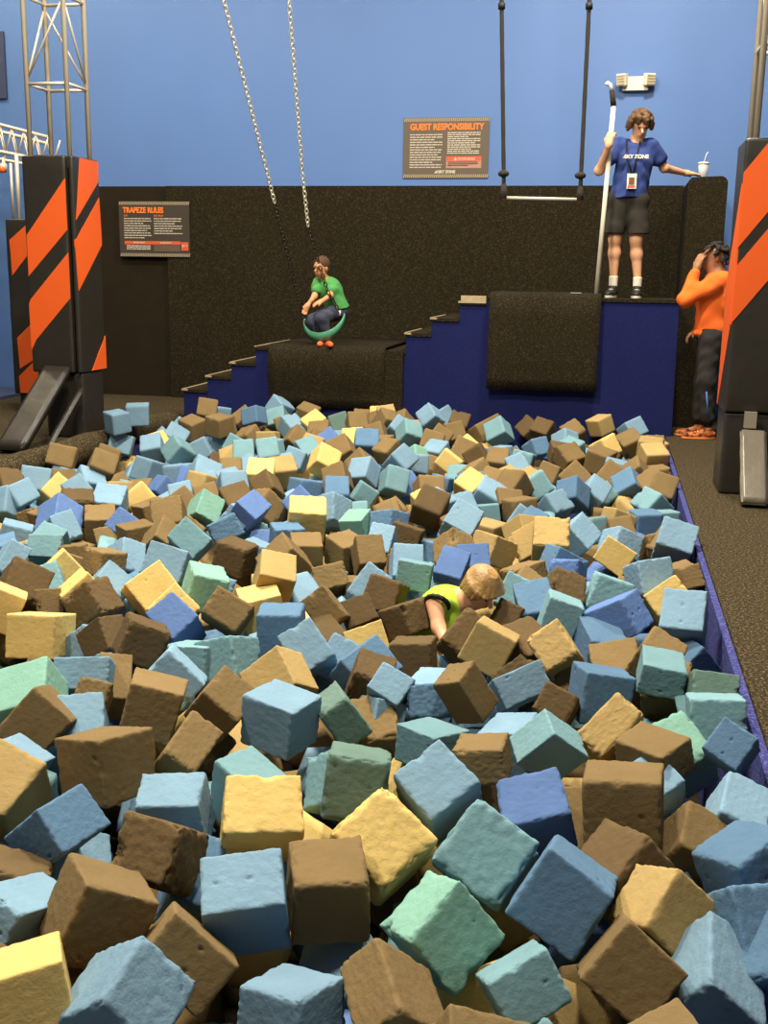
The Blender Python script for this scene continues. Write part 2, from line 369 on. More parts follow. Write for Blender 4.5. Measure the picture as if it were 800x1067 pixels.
# second pillar behind it
t = thing('padded_pillar', (-6.0, 10.55, 0), 'orange and black padded pillar standing behind the left striped pillar', 'pillar')
X2 = (Py(10, 320, 10.3).x, Py(36, 320, 10.3).x)
pad_box('black_pad', (X2[0], 10.3, .19), (X2[1]+.1, 10.75, 1.95), m_vinyl, t, .003)
pad_box('base_pad', (X2[0]+.03, 10.35, 0), (X2[1], 10.7, .2), m_vinyl, t, .003)
for pts in ([(10, 250), (30, 232), (32, 262), (13, 287)], [(18, 352), (40, 330), (40, 372), (21, 384)], [(20, 392), (40, 372), (40, 412), (22, 414)]):
    P = clip_poly(on_face(pts, 'y', 10.3), X2[0]+.004, X2[1]+.09, 0, .2, 1.94, 2)
    if P: bm = BM(); prism(bm, [p+Vector((0, -.004, 0)) for p in P], (0, .02, 0)); obj('orange_stripe', bm, m_orange, t)
bm = BM(); tube(bm, [Py(20, 232, 10.4), Py(17, 160, 10.4)], .02, 8); tube(bm, [Py(14, 228, 10.6), Py(11, 170, 10.6)], .015, 8); obj('steel_pole', bm, m_steel, t, True)
# leaning wedge pads at the left pillar
def wedge(x0, x1, yb, yt, zt, th, m, t, name='wedge_pad'):
    """inclined padded board leaning from (yb,0) up to (yt,zt)"""
    bm = BM(); a = Vector((0, yt-yb, zt)).normalized(); n = Vector((0, -a.z, a.y))*th
    lo = [Vector((x0, yb, .0)), Vector((x1, yb, .0))]; hi = [Vector((x0, yt, zt)), Vector((x1, yt, zt))]
    hexa(bm, [lo[0]+n, lo[1]+n, hi[1]+n, hi[0]+n], [lo[0]+Vector((0, th, 0)), lo[1]+Vector((0, th, 0)), hi[1]-n*.2, hi[0]-n*.2])
    bmesh.ops.bevel(bm, geom=list(bm.edges), offset=.012, segments=2, affect='EDGES')
    bmesh.ops.subdivide_edges(bm, edges=[e for e in bm.edges if e.calc_length() > .12], cuts=10, use_grid_fill=True)
    o = obj(name, bm, m, t, True); wrinkle(o, .006); return o
o = wedge(-4.80, -4.56, 7.85, 8.72, .60, .06, m_vinyl, None, 'leaning_pad'); tag(o, 'long black vinyl pad leaning against the foot of the left pillar', 'pad')
o = wedge(-4.50, -4.44, 8.05, 8.72, .45, .02, m_vinyl, None, 'brace_board'); tag(o, 'thin dark brace board right of the leaning pad at left pillar', 'board')
# horizontal truss far left
t = thing('truss_beam', (-6.6, 11.5, 2.7), 'horizontal silver truss beam at the left edge, behind the tower', 'truss')
ZB = [(Py(0, 130, 11.3), Py(50, 143, 11.3)), (Py(0, 158, 11.3), Py(50, 168, 11.3)), (Py(0, 137, 11.6), Py(50, 150, 11.6)), (Py(0, 166, 11.6), Py(50, 176, 11.6))]
for a, b in ZB:
    bm = BM(); tube(bm, [a+(a-b)*2, b], .02, 8); obj('chord', bm, m_steel, t, True)
bm = BM()
for i in range(13):
    f = -2+i*.25; p = lambda q, f: q[0]+(q[1]-q[0])*f
    tube(bm, [p(ZB[0], f), p(ZB[1], f+.125)], .010, 6); tube(bm, [p(ZB[1], f+.125), p(ZB[0], f+.25)], .010, 6); tube(bm, [p(ZB[2], f), p(ZB[3], f+.125)], .010, 6)
obj('diagonal_brace', bm, m_steel, t, True)
c = Py(4, 172, 11.2); t = thing('stage_lamp', c, 'small lamp with orange glow under the truss beam at left edge', 'lamp')
bm = BM(); tube(bm, [c+Vector((0, 0, .08)), c+Vector((0, 0, .02)), c, c+Vector((.01, -.05, -.05))], [.015, .02, .04, .05], 10); obj('lamp_housing', bm, m_steel, t, True)
mo = mat('orange_lamp_lens', (.9, .4, .15), rough=.2); bm = BM(); bmesh.ops.create_uvsphere(bm, u_segments=10, v_segments=6, radius=.035); bmesh.ops.translate(bm, verts=bm.verts, vec=c+Vector((.012, -.06, -.055))); obj('lens', bm, mo, t, True)
bm = BM(); box(bm, Py(-30, 103, YW-.03), Py(4.5, 33, YW)+Vector((0, -.002, 0))); tag(obj('wall_panel', bm, m_mat), 'dark grey panel on the blue wall at the top left edge', 'panel')
# right pillar
RP = (.79, 1.24, 7.72, 8.20)
truss_tower(.86, 1.20, 7.80, 8.14, 2.3, 6.8, [2.95, 3.6, 4.3, 5.0, 5.7, 6.4], 'silver square truss tower at the right edge above the striped pillar')
t = thing('padded_pillar', (1.0, 8.0, 0), 'right pillar wrapped in black vinyl padding with wide orange stripes', 'pillar')
pad_box('black_pad', (RP[0], RP[2], .57), (RP[1], RP[3], 2.36), m_vinyl, t, .004)
pad_box('base_pad', (RP[0]+.01, RP[2]+.02, 0), (RP[1], RP[3], .57), m_vinyl, t, .004)
def rs(face, v0, v1, h):  # diagonal band wrapping side and front, continuous round the corner
    pass
def band(z0, z1, slope):
    # front face: u runs from corner to the right, z rises with u
    u1 = RP[1]-RP[0]; P = [Vector((RP[0], RP[2], z0)), Vector((RP[1], RP[2], z0+slope*u1)), Vector((RP[1], RP[2], z1+slope*u1)), Vector((RP[0], RP[2], z1))]
    P = clip_poly(P, RP[0]+.003, RP[1], 0, .58, 2.35, 2)
    if P: bm = BM(); prism(bm, [p+Vector((0, -.004, 0)) for p in P], (0, .02, 0)); obj('orange_stripe', bm, m_orange, t)
def sband(z0, z1, slope):
    d = RP[3]-RP[2]; P = [Vector((RP[0], RP[2], z0)), Vector((RP[0], RP[3], z0-slope*d)), Vector((RP[0], RP[3], z1-slope*d)), Vector((RP[0], RP[2], z1))]
    P = clip_poly(P, RP[2]+.003, RP[3], 1, .58, 2.35, 2)
    if P: bm = BM(); prism(bm, [p+Vector((-.004, 0, 0)) for p in P], (.02, 0, 0)); obj('orange_stripe', bm, m_orange, t)
band(1.66, 2.14, 1.35); band(1.17, 1.54, 1.35); sband(1.17, 2.08, 1.35)
o = wedge(.90, 1.07, 7.30, 7.68, .44, .05, m_silver, None, 'leaning_pad'); tag(o, 'shiny grey vinyl pad leaning on the foot of the right pillar', 'pad')
bm = BM(); box(bm, Py(775, 446, 7.66), Py(788, 429, 7.71)); tag(obj('metal_plate', bm, mat('pale_metal', (.62, .57, .5), rough=.4, metal=.3), bevel=.004), 'small pale metal plate above the grey leaning pad on right pillar', 'plate')
# ------------------------------------------------------------------ signs
FACE = (math.pi/2, 0, 0)
def sign(name, x0, x1, z0, z1, y, label, title, dark, kind):
    t = thing(name, ((x0+x1)/2, y, (z0+z1)/2), label, 'sign'); W = x1-x0; Hh = z1-z0
    bm = BM(); box(bm, (x0, y-.012, z0), (x1, y, z1)); obj('board', bm, m_signd if dark else m_sign, t)
    ys = y-.0145
    for zz in (z1-Hh*.035, z0+Hh*.035):
        bm = BM(); n = 44
        for i in range(n):
            u = x0+W*(i+.2)/n; s = W/n*.55; prism(bm, [(u, ys, zz-Hh*.028), (u+s, ys, zz-Hh*.028), (u+s*1.9, ys, zz+Hh*.028), (u+s*.9, ys, zz+Hh*.028)], (0, .003, 0))
        obj('chevron_border', bm, m_chev, t)
    def bars(u0, u1, v0, v1, n, m=m_print, name='fine_print'):
        bm = BM(); r = random.Random(n+int(u0*100))
        for i in range(n):
            z = z1-Hh*(v0+(v1-v0)*i/n); e = u1-(u1-u0)*r.random()*.35*(i % 3 == 2)
            a = x0+W*u0
            while a < x0+W*e-.01:
                l = min(W*r.uniform(.02, .07), x0+W*e-a); box(bm, (a, ys, z-Hh*.0075), (a+l, ys+.003, z+Hh*.0075)); a += l+W*.008
        obj(name, bm, m, t)
    if kind == 'trapeze':
        text_obj('title_text', title, (x0+W*.06, ys, z1-Hh*.205), FACE, .085, MATS['sign_orange'], t, bold=.003, width=W*.58)
        text_obj('heading_text', 'DO', (x0+W*.07, ys, z1-Hh*.275), FACE, .03, MATS['sign_orange'], t); text_obj('heading_text', 'DO NOT', (x0+W*.5, ys, z1-Hh*.275), FACE, .03, MATS['sign_orange'], t)
        bars(.07, .46, .31, .70, 9); bars(.50, .90, .31, .62, 7)
        bm = BM(); box(bm, (x0+W*.07, ys, z0+Hh*.225), (x0+W*.87, ys+.003, z0+Hh*.285)); obj('red_band', bm, m_red2, t)
        text_obj('warning_text', 'WARNING', (x0+W*.2, ys-.003, z0+Hh*.235), FACE, .03, m_print, t); text_obj('warning_text', 'WARNING', (x0+W*.58, ys-.003, z0+Hh*.235), FACE, .03, m_print, t)
        bm = BM(); box(bm, (x0+W*.49, ys, z0+Hh*.10), (x0+W*.86, ys+.002, z0+Hh*.22)); obj('grey_box', bm, m_sign, t)
        bm = BM(); box(bm, (x0+W*.88, ys, z0+Hh*.12), (x0+W*.98, ys+.002, z0+Hh*.27)); obj('red_box', bm, m_red2, t); text_obj('logo_text', 'SKY', (x0+W*.885, ys-.003, z0+Hh*.18), FACE, .035, m_print, t, width=W*.09)
        bars(.10, .44, .80, .89, 3)
    else:
        text_obj('title_text', title, (x0+W*.08, ys, z1-Hh*.20), FACE, .09, MATS['sign_orange'], t, bold=.003, width=W*.86)
        bars(.08, .46, .28, .86, 14); bars(.52, .90, .25, .62, 11)
        bm = BM(); box(bm, (x0+W*.51, ys, z0+Hh*.285), (x0+W*.92, ys+.003, z0+Hh*.36)); obj('red_band', bm, m_red2, t)
        text_obj('warning_text', 'WARNING', (x0+W*.64, ys-.003, z0+Hh*.297), FACE, .04, m_print, t)
        bm = BM(); prism(bm, [(x0+W*.60, ys-.002, z0+Hh*.297), (x0+W*.635, ys-.002, z0+Hh*.297), (x0+W*.6175, ys-.002, z0+Hh*.348)], (0, .003, 0)); obj('warning_triangle', bm, m_print, t)
        bm = BM(); box(bm, (x0+W*.51, ys, z0+Hh*.165), (x0+W*.92, ys+.002, z0+Hh*.285)); obj('pale_red_box', bm, mat('pale_red_print', (.68, .50, .43)), t)
        bars(.53, .88, .735, .82, 3)
        bm = BM(); prism(bm, [(x0+W*.37, ys, z0+Hh*.085), (x0+W*.415, ys, z0+Hh*.085), (x0+W*.405, ys, z0+Hh*.135)], (0, .003, 0)); obj('logo_triangle', bm, m_print, t)
        text_obj('logo_text', 'SKY ZONE', (x0+W*.42, ys, z0+Hh*.085), FACE, .04, m_print, t, bold=.002, width=W*.2)
    return t
m_so = mat('sign_orange', (.95, .48, .16), rough=.5); m_red2 = mat('sign_red', (.80, .33, .20), rough=.5)
sign('wall_sign', -5.64, -4.78, 1.62, 2.24, YC, 'dark sign headed TRAPEZE RULES on the black carpeted wall at left', 'TRAPEZE RULES', True, 'trapeze')
sign('wall_sign', -2.34, -1.40, 2.50, 3.13, YW, 'grey-brown sign headed GUEST RESPONSIBILITY high on the blue wall', 'GUEST RESPONSIBILITY', False, 'guest')
# emergency light
c = Py(662, 86, YW); t = thing('emergency_light', c, 'off-white twin-head emergency light on the blue wall above the standing teenager', 'light')
bm = BM(); box(bm, (c.x-.13, YW-.06, c.z-.085), (c.x+.13, YW, c.z+.05)); obj('housing', bm, m_white, t, bevel=.015)
for s in (-1, 1):
    bm = BM(); box(bm, (-.05, -.05, -.06), (.05, .05, .06)); bmesh.ops.transform(bm, matrix=Matrix.Translation((c.x+s*.135, YW-.08, c.z+.015))@Euler((.15, 0, .35*s)).to_matrix().to_4x4(), verts=bm.verts)
    h = obj('lamp_head', bm, m_white, t, bevel=.01)
    bm = BM()
    for k in range(4): box(bm, (-.042, -.056, -.05+k*.027), (.042, -.05, -.035+k*.027))
    bmesh.ops.transform(bm, matrix=Matrix.Translation((c.x+s*.135, YW-.08, c.z+.015))@Euler((.15, 0, .35*s)).to_matrix().to_4x4(), verts=bm.verts)
    obj('lens', bm, m_tan, h)
# ------------------------------------------------------------------ trapeze
t = thing('trapeze_swing', Py(565, 207, 9.9), 'trapeze bar hanging on two dark ropes in front of the upper carpeted wall', 'trapeze')
a = Py(525, 206, 9.9); b = Py(604, 208, 9.9)
bm = BM(); tube(bm, [a+Vector((-.02, 0, 0)), b+Vector((.02, 0, 0))], .014, 12); obj('bar', bm, m_steel, t, True)
for e, topx, kx in ((a, 522.5, (524.5, 181)), (b, 614, (604.5, 183))):
    tp = Py(topx, 0, 9.9); up = tp+(tp-e)*1.9
    bm = BM(); n = 60; pts = [e+(up-e)*(i/n) for i in range(n+1)]; tube(bm, pts, [.018+.001*math.sin(i*1.9) for i in range(n+1)], 8); obj('rope', bm, m_rope, t, True)
    k = Py(kx[0], kx[1], 9.9); bm = BM(); bmesh.ops.create_uvsphere(bm, u_segments=12, v_segments=8, radius=.05, matrix=Matrix.Translation(k)@Matrix.Diagonal((1, 1, .62, 1))); obj('rope_knot', bm, m_rope, t, True)
    bm = BM(); tube(bm, [e+Vector((0, 0, -.01)), e+(k-e)*.55], [.032, .024], 8); obj('splice', bm, m_rope, t, True)
    bm = BM(); tube(bm, [e+Vector((-.016, -.004, 0)), e+Vector((.018, -.004, 0))], .02, 10); tube(bm, [e+Vector((0, 0, .0)), e+Vector((0, 0, .045))], [.027, .023], 8); obj('red_tape', bm, m_red, t, True)
    bm = BM(); tube(bm, [e+(tp-e)*.955, e+(tp-e)*.985], .03, 8); obj('rope_clamp', bm, m_black, t, True)
# ------------------------------------------------------------------ ring swing on chains
YS = 10.62
m_chain = mat('galvanised_chain', (.82, .79, .70), rough=.3, metal=.4); m_green = mat('green_plastic_band', (.30, .55, .42), rough=.28, spec=.7)
sc_ = Py(338, 345, YS); t = thing('band_swing', sc_, 'curved green plastic swing band on two chains, under the boy in the green shirt', 'swing')
bm = BM(); n = 22; outer = []; eL = Py(317, 334, YS+.02); eR = Py(359, 329, YS-.02); mid = (eL+eR)/2; hw = (eR-eL)/2; dn = Vector((0, 0, -1)); dep = .185
for i in range(n+1):
    a_ = math.pi*i/n; p = mid-hw*math.cos(a_)+dn*(math.sin(a_)*dep); wdt = .03+.03*math.sin(a_)
    up_ = Vector((0, -.75, -.10)).normalized()*wdt; vv = Vector((0, .35, -.85)).normalized()*wdt
    outer.append((p-vv*.9+Vector((0, -.10*math.sin(a_), 0)), p+vv*.9+Vector((0, -.10*math.sin(a_), 0))))
V0 = [(bm.verts.new(p), bm.verts.new(q)) for p, q in outer]
for i in range(n): bm.faces.new((V0[i][0], V0[i+1][0], V0[i+1][1], V0[i][1]))
o = obj('seat_band', bm, m_green, t, True); so = o.modifiers.new('s', 'SOLIDIFY'); so.thickness = .012; so.offset = 0
m_shaded_chain = mat('shaded_chain', (.22, .19, .14), rough=.35, metal=.5)  # same chain in a darker colour, painting in the shade on its unlit lower stretch
def chain(a, b, parent, pitch=.042, name='chain', m=None):
    bm = BM(); d = (b-a); L_ = d.length; d.normalize(); s1 = d.cross(Vector((0, 1, 0))).normalized(); s2 = d.cross(s1).normalized(); n = int(L_/pitch)
    for i in range(n): torus_link(bm, a+d*(pitch*(i+.5)), d, (s1 if i % 2 else s2)*.8+(s2 if i % 2 else s1)*.35, pitch*1.28, .028, .0058, 10, 5)
    return obj(name, bm, m or m_chain, parent, True)
for e, top, Yt in ((eL, (233, 0), 8.9), (eR+Vector((-.05, 0, .03)), (301, 0), 9.3)):
    tp = Py(top[0], top[1], Yt)
    if top[0] < 290:
        kk = e+(tp-e)*.42; chain(e, kk, t, name='lower_chain', m=m_shaded_chain); chain(kk, tp+(tp-e)*.75, t)
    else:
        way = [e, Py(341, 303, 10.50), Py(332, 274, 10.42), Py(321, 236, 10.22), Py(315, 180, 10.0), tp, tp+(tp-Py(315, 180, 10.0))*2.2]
        for i_ in range(len(way)-1): chain(way[i_], way[i_+1], t, name='lower_chain' if i_ < 3 else 'chain', m=m_shaded_chain if i_ < 3 else m_chain)
    bm = BM(); tube(bm, [e+Vector((0, 0, -.03)), e+Vector((0, 0, .02))], .012, 8); obj('shackle', bm, m_steel, t, True)
# ------------------------------------------------------------------ drink cup and scrap of paper
tc_ = Vector((Py(732, 183.5, 11.45).x, 11.45, 2.43)); t = thing('drink_cup', tc_, 'translucent white cup with straw standing on top of the black divider', 'cup')
m_cup = mat('translucent_cup', (.82, .83, .82), rough=.3, trans=.35); m_straw = mat('pale_straw', (.85, .86, .9), rough=.3)
bm = BM(); tube(bm, [tc_+Vector((0, 0, z)) for z in (0, .004, .13)], [.036, .040, .052], 20); obj('cup_body', bm, m_cup, t, True)
bm = BM(); tube(bm, [tc_+Vector((0, 0, z)) for z in (.128, .138, .146)], [.056, .055, .046], 20); obj('lid', bm, m_white, t, True)
bm = BM(); tube(bm, [tc_+Vector((.0, 0, .14)), tc_+Vector((.022, 0, .225)), tc_+Vector((.035, 0, .24))], .005, 8); obj('straw', bm, m_straw, t, True)
a = Vector((Py(600, 307, 10.75).x, 10.75, 1.305)); bm = BM(); box(bm, a+Vector((-.05, -.05, -.005)), a+Vector((.05, .05, .012))); tag(obj('paper_scrap', bm, m_white, bevel=.004), 'small white scrap lying on the upper platform left of the pole foot', 'scrap')
# ------------------------------------------------------------------ people
m_skin = mat('light_skin', (.88, .66, .50), rough=.55, var=.08, vscale=9); m_skin2 = mat('tan_skin', (.80, .56, .38), rough=.55, var=.08, vscale=9); m_skin3 = mat('brown_skin', (.60, .42, .29), rough=.5, var=.1)
m_hair = mat('brown_hair', (.42, .30, .19), rough=.6, bump=.9, bscale=70, var=.35, vscale=40); m_hair2 = mat('dark_hair', (.13, .10, .075), rough=.7, bump=1, bscale=60); m_hairb = mat('dark_blond_hair', (.70, .55, .33), rough=.45, bump=.4, bscale=90, var=.4, vscale=30); m_haird = mat('short_dark_hair', (.30, .20, .12), rough=.8)
m_blue = mat('royal_blue_cotton', (.18, .25, .48), rough=.9); m_shorts = mat('black_shorts_cloth', (.17, .15, .12), rough=.9); m_greens = mat('green_cotton', (.30, .58, .30), rough=.9)
m_jean = mat('dark_denim', (.26, .27, .34), rough=.9, var=.3, vscale=15); m_hood = mat('orange_fleece', (.95, .42, .14), rough=.95); m_pant = mat('black_denim', (.16, .145, .13), rough=.9, var=.2)
m_shoe = mat('black_shoe', (.12, .11, .10), rough=.5); m_sole = mat('white_sole', (.82, .80, .74), rough=.6); m_sock = mat('white_sock', (.86, .82, .74), rough=.9); m_hiviz = mat('hi_vis_yellow', (.70, .86, .22), rough=.8); m_osock = mat('orange_grip_sock', (.90, .42, .22), rough=.8)
m_lips = mat('lips', (.72, .42, .36), rough=.5); m_eye = mat('dark_eye', (.10, .07, .05), rough=.3)
def V3(x): return np.array(x, float)
def unit(v): v = V3(v); return v/np.linalg.norm(v)
def frame(f, up):
    f = unit(f); r = unit(np.cross(f, up)); return f, r, np.cross(r, f)     # forward, right(person's), up
def head(B, c, f, up, s, ears=True):
    """skull, jaw, nose, brow, ears; s = head height; c = centre"""
    f, r, u = frame(f, up); c = V3(c); ax = [r, f, u]
    B.ell(c+u*.08*s+(-f)*.04*s, (.33*s, .40*s, .40*s), ax, .03*s*4)
    B.ell(c-u*.20*s+f*.07*s, (.25*s, .27*s, .30*s), ax, .02*s*4)
    B.cap(c+f*.345*s+u*.02*s, c+f*.44*s-u*.11*s, .028*s, .055*s, .03*s*2)
    B.cap(c+f*.33*s+u*.10*s+r*.14*s, c+f*.33*s+u*.10*s-r*.14*s, .045*s, .045*s, .06*s)
    B.cap(c+f*.31*s-u*.25*s+r*.05*s, c+f*.31*s-u*.25*s-r*.05*s, .05*s, .05*s, .04*s)
    if ears:
        for q in (-1, 1): B.ell(c+r*q*.33*s-u*.03*s-f*.02*s, (.035*s, .07*s, .11*s), ax, .015*s)
def face_bits(c, f, up, s, parent, skin_eye=m_eye):
    f, r, u = frame(f, up); c = V3(c)
    for q in (-1, 1):
        bm = BM(); p = c+f*.345*s+r*q*.135*s+u*.03*s
        M4 = Matrix([[r[i]*.05*s, f[i]*.03*s, u[i]*.022*s, p[i]] for i in range(3)]+[[0, 0, 0, 1]])
        bmesh.ops.create_uvsphere(bm, u_segments=10, v_segments=6, radius=1, matrix=M4); obj('eye', bm, skin_eye, parent, True)
        bm = BM(); tube(bm, [p+u*.075*s-r*.06*s, p+u*.09*s+f*.01*s, p+u*.075*s+r*.06*s], .012*s, 6); obj('eyebrow', bm, m_haird, parent, True)
    bm = BM(); p = c+f*.335*s-u*.235*s; tube(bm, [p-r*.09*s, p+f*.022*s-r*.02*s, p+f*.022*s+r*.02*s, p+r*.09*s], [.008*s, .02*s, .02*s, .008*s], 8); obj('mouth', bm, m_lips, parent, True)
def hand(B, w, d, n, s, curl=.6, side=1, spread=.12, k=.006):
    """w wrist, d pointing dir, n palm normal (palm faces n), s hand length, side: thumb side sign"""
    w = V3(w); d = unit(d); n = unit(V3(n)-d*np.dot(n, d)); x = np.cross(d, n)*side
    B.cap(w, w+d*.12*s, .15*s, .17*s, .02)
    for q in (-1, -.33, .33, 1):
        B.cap(w+d*.08*s+x*q*.10*s, w+d*.46*s+x*q*.16*s, .10*s, .085*s, .02)
    L_ = {-1: .38, -.33: .46, .33: .50, 1: .45}
    for q in (-1, -.33, .33, 1):
        b = w+d*.46*s+x*q*.17*s; l = L_[q]*s; dd = unit(d+x*q*spread); p = b; ang = 0
        for j, fr in enumerate((.45, .32, .23)):
            ang += curl*(.6 if j == 0 else 1.); v = dd*math.cos(ang)+n*math.sin(ang); q2 = p+v*l*fr; B.cap(p, q2, (.062-.008*j)*s, (.056-.008*j)*s, k); p = q2
    b = w+d*.14*s+x*.14*s; v1 = unit(d*.7+x*.75+n*.3); p1 = b+v1*.22*s; p2 = p1+unit(d*.85+x*.2+n*(.3+curl*.5))*.2*s
    B.cap(b, p1, .085*s, .065*s, .012); B.cap(p1, p2, .065*s, .05*s, k)
def J(x, y, Y): return V3(Py(x, y, Y))
def shoe(parent, heel, toe, h, w, m, sole=m_sole, name='shoe'):
    B = Body(.007, .02); f = unit(toe-heel); L_ = np.linalg.norm(toe-heel); u = V3((0, 0, 1)); r = unit(np.cross(f, u)); ax = [r, f, u]
    B.ell(heel+f*L_*.28+u*h*.55, (w*.48, L_*.30, h*.55), ax); B.ell(heel+f*L_*.66+u*h*.36, (w*.52, L_*.36, h*.40), ax); B.cap(heel+f*L_*.24+u*h*.6, heel+f*L_*.24+u*h*1.15, w*.42, w*.38)
    B.cut(heel+u*h*.12, (0, 0, -1)); B.cut(heel+u*h*1.2, (0, 0, 1)); o = B.build(name, m, parent)
    bm = BM(); n = 20; pts = []
    for i in range(n):
        a = 2*math.pi*i/n; ww = w*(.5+.08*math.cos(a)); pts.append(heel+f*(L_*.5+L_*.52*math.cos(a))+r*ww*math.sin(a)+u*.002)
    prism(bm, [Vector(p) for p in pts], (0, 0, h*.22)); obj('sole', bm, sole, o, bevel=.003)
    bm = BM()
    for k in range(4):
        p = heel+f*L_*(.46+.08*k)+u*h*(.86-.09*k); tube(bm, [p-r*w*.22, p+u*.006, p+r*w*.22], .004, 6)
    obj('laces', bm, m_sole, o, True)
    return o
# --- teenager on the upper platform ---
Y0 = 10.95; PZ = 1.27
t = thing('person', (J(654, 300, Y0)[0], Y0, PZ), 'person in royal blue T-shirt and black shorts on upper platform, holding a long pole', 'person')
def Z(p, z): p = V3(p); p[2] = z; return p
hd = J(667, 131, Y0-.06); hf = V3((.22, -.85, -.42)); hu = V3((.12, -.45, 1))
neck = J(661, 149, Y0); shL = J(644, 151, Y0); shR = J(679, 152, Y0+.02); pel = J(654, 212, Y0); chest = J(661, 168, Y0)
elL = J(624, 178, Y0-.20); haL = J(634, 152, Y0-.37); elR = J(692, 175, Y0+.12); haR = J(713, 187, Y0+.34); haR[2] = 2.462
knL = J(640.5, 249, Y0-.02); anL = J(639, 291, Y0+.02); knR = J(662.5, 250, Y0-.03); anR = J(664, 292, Y0)
B = Body(.0075, .035)
head(B, hd, hf, hu, .24)
B.cap(V3(hd)-unit(hu)*.08, neck-V3((0, 0, .03)), .055, .058)
B.chain([neck-V3((0, 0, .04)), chest, pel+V3((0, .01, .03))], [.08, .12, .09], .05)
B.chain([shL, elL, haL], [.052, .040, .026]); B.chain([shR, elR, haR], [.052, .040, .027])
pd = unit(J(639.4, 108, Y0-.33)-J(621, 309, Y0-.28))
hand(B, haL, unit(V3((.12, .02, 1))), unit(V3((.45, .9, .0))), .18, curl=.85, side=1)
hand(B, haR, unit(V3((.95, .25, -.08))), V3((0, 0, -1)), .17, curl=.12, side=1)
for kn, an, hx in ((knL, anL, -.085), (knR, anR, .085)):
    B.chain([pel+V3((hx, 0, -.05)), kn, kn+(an-kn)*.35+V3((0, .015, 0)), an], [.075, .056, .055, .034])
B.build('body', m_skin, t); face_bits(hd, hf, hu, .24, t)
B = Body(.0075, .06)                                     # T-shirt
hem = J(653, 206, Y0)
B.chain([neck-V3((0, 0, .055)), chest+V3((0, 0, -.02)), hem-V3((0, 0, .06))], [.085, .135, .150], .08)
B.cap(chest+V3((-.055, 0, -.02)), hem+V3((-.035, 0, -.06)), .105, .125); B.cap(chest+V3((.055, 0, -.02)), hem+V3((.035, 0, -.06)), .105, .125)
B.cap(shL+V3((.03, 0, -.01)), shR+V3((-.03, 0, -.01)), .068, .068)
B.cap(shL, shL+(elL-shL)*.52, .068, .078, .05); B.cap(shR, shR+(elR-shR)*.55, .068, .078, .05)
B.cut(hem-V3((0, 0, .005)), (0.03, 0, -1)); B.cut(shL+(elL-shL)*.66, np.array(elL-shL)*1.0) if False else None
B.build('t_shirt', m_blue, t, fold=.006, fscale=14)
B = Body(.0075, .05)                                     # shorts
for kn, hx in ((knL, -.085), (knR, .085)): B.chain([pel+V3((hx*.8, 0, .02)), kn+V3((hx*.2, 0, .05))], [.118, .100], .018)
B.cap(pel+V3((-.07, 0, .03)), pel+V3((.07, 0, .03)), .115, .115); B.cut(J(652, 244, Y0), (0, 0, -1)); B.cut(pel+V3((0, 0, .12)), (0, 0, 1)); B.build('shorts', m_shorts, t, fold=.005, fscale=11)
for an, hx in ((anL, -1), (anR, 1)):
    B = Body(.006, .02); B.cap(an+V3((0, 0, -.09)), an+V3((0, 0, .025)), .040, .043); B.cut(an+V3((0, 0, .03)), (0, 0, 1)); B.build('sock', m_sock, t)
    fdir = unit(V3((.10*hx-.12, -1, 0))); heel = Z(an-fdir*.07, PZ+.004); shoe(t, heel, heel+fdir*.29, .10, .105, m_shoe)
B = Body(.006, .02); f_, r_, u_ = frame(hf, hu)            # mop of wavy hair
hc = V3(hd); rng_ = random.Random(4)
for i in range(130):
    th = rng_.uniform(0, 2*math.pi); ph = rng_.uniform(-.15, 1.45)
    d_ = r_*math.cos(th)*math.cos(ph)+f_*math.sin(th)*math.cos(ph)+u_*math.sin(ph)
    if np.dot(d_, f_) > .45 and np.dot(d_, u_) < .42: continue
    p = hc+u_*.03+d_*(.098+.012*rng_.random()); q = p+r_*rng_.uniform(-.012, .012)-u_*.055+d_*.006; B.cap(p, q, .022, .010, .010)
B.build('hair', m_hair, t)
ba = J(658, 189, Y0-.185); bm = BM()                      # lanyard and badge
for s_, x_ in ((-1, 652.5), (1, 668.5)):
    tube(bm, [J(x_ if s_ < 0 else 667, 146, Y0-.06), J(657-5*-s_*.6+(1 if s_ > 0 else 0)*3, 165, Y0-.165), ba+V3((s_*.008, .0, .07))], .008, 6)
ly = obj('lanyard', bm, m_black, t, True)
bm = BM(); box(bm, ba+V3((-.043, -.004, -.065)), ba+V3((.043, .004, .07))); bg = obj('badge_card', bm, m_white, t, bevel=.003)
bm = BM(); box(bm, ba+V3((-.026, -.007, -.03)), ba+V3((.026, -.003, .035))); obj('badge_photo', bm, mat('badge_print', (.45, .30, .22)), bg)
bm = BM(); box(bm, ba+V3((-.034, -.007, -.055)), ba+V3((.034, -.003, -.035))); obj('badge_stripe', bm, m_red, bg)
text_obj('shirt_logo_text', 'SKY ZONE', tuple(J(650.5, 164.8, Y0-.172)), (math.pi/2, 0, .06), .045, m_white, t, bold=.002, width=.22)
bm = BM(); q = J(648.2, 164.6, Y0-.172); prism(bm, [q, q+V3((.03, 0, 0)), q+V3((.026, 0, .032))], (0, .003, 0)); obj('shirt_logo_mark', bm, mat('logo_pale_orange', (.85, .62, .45)), t)
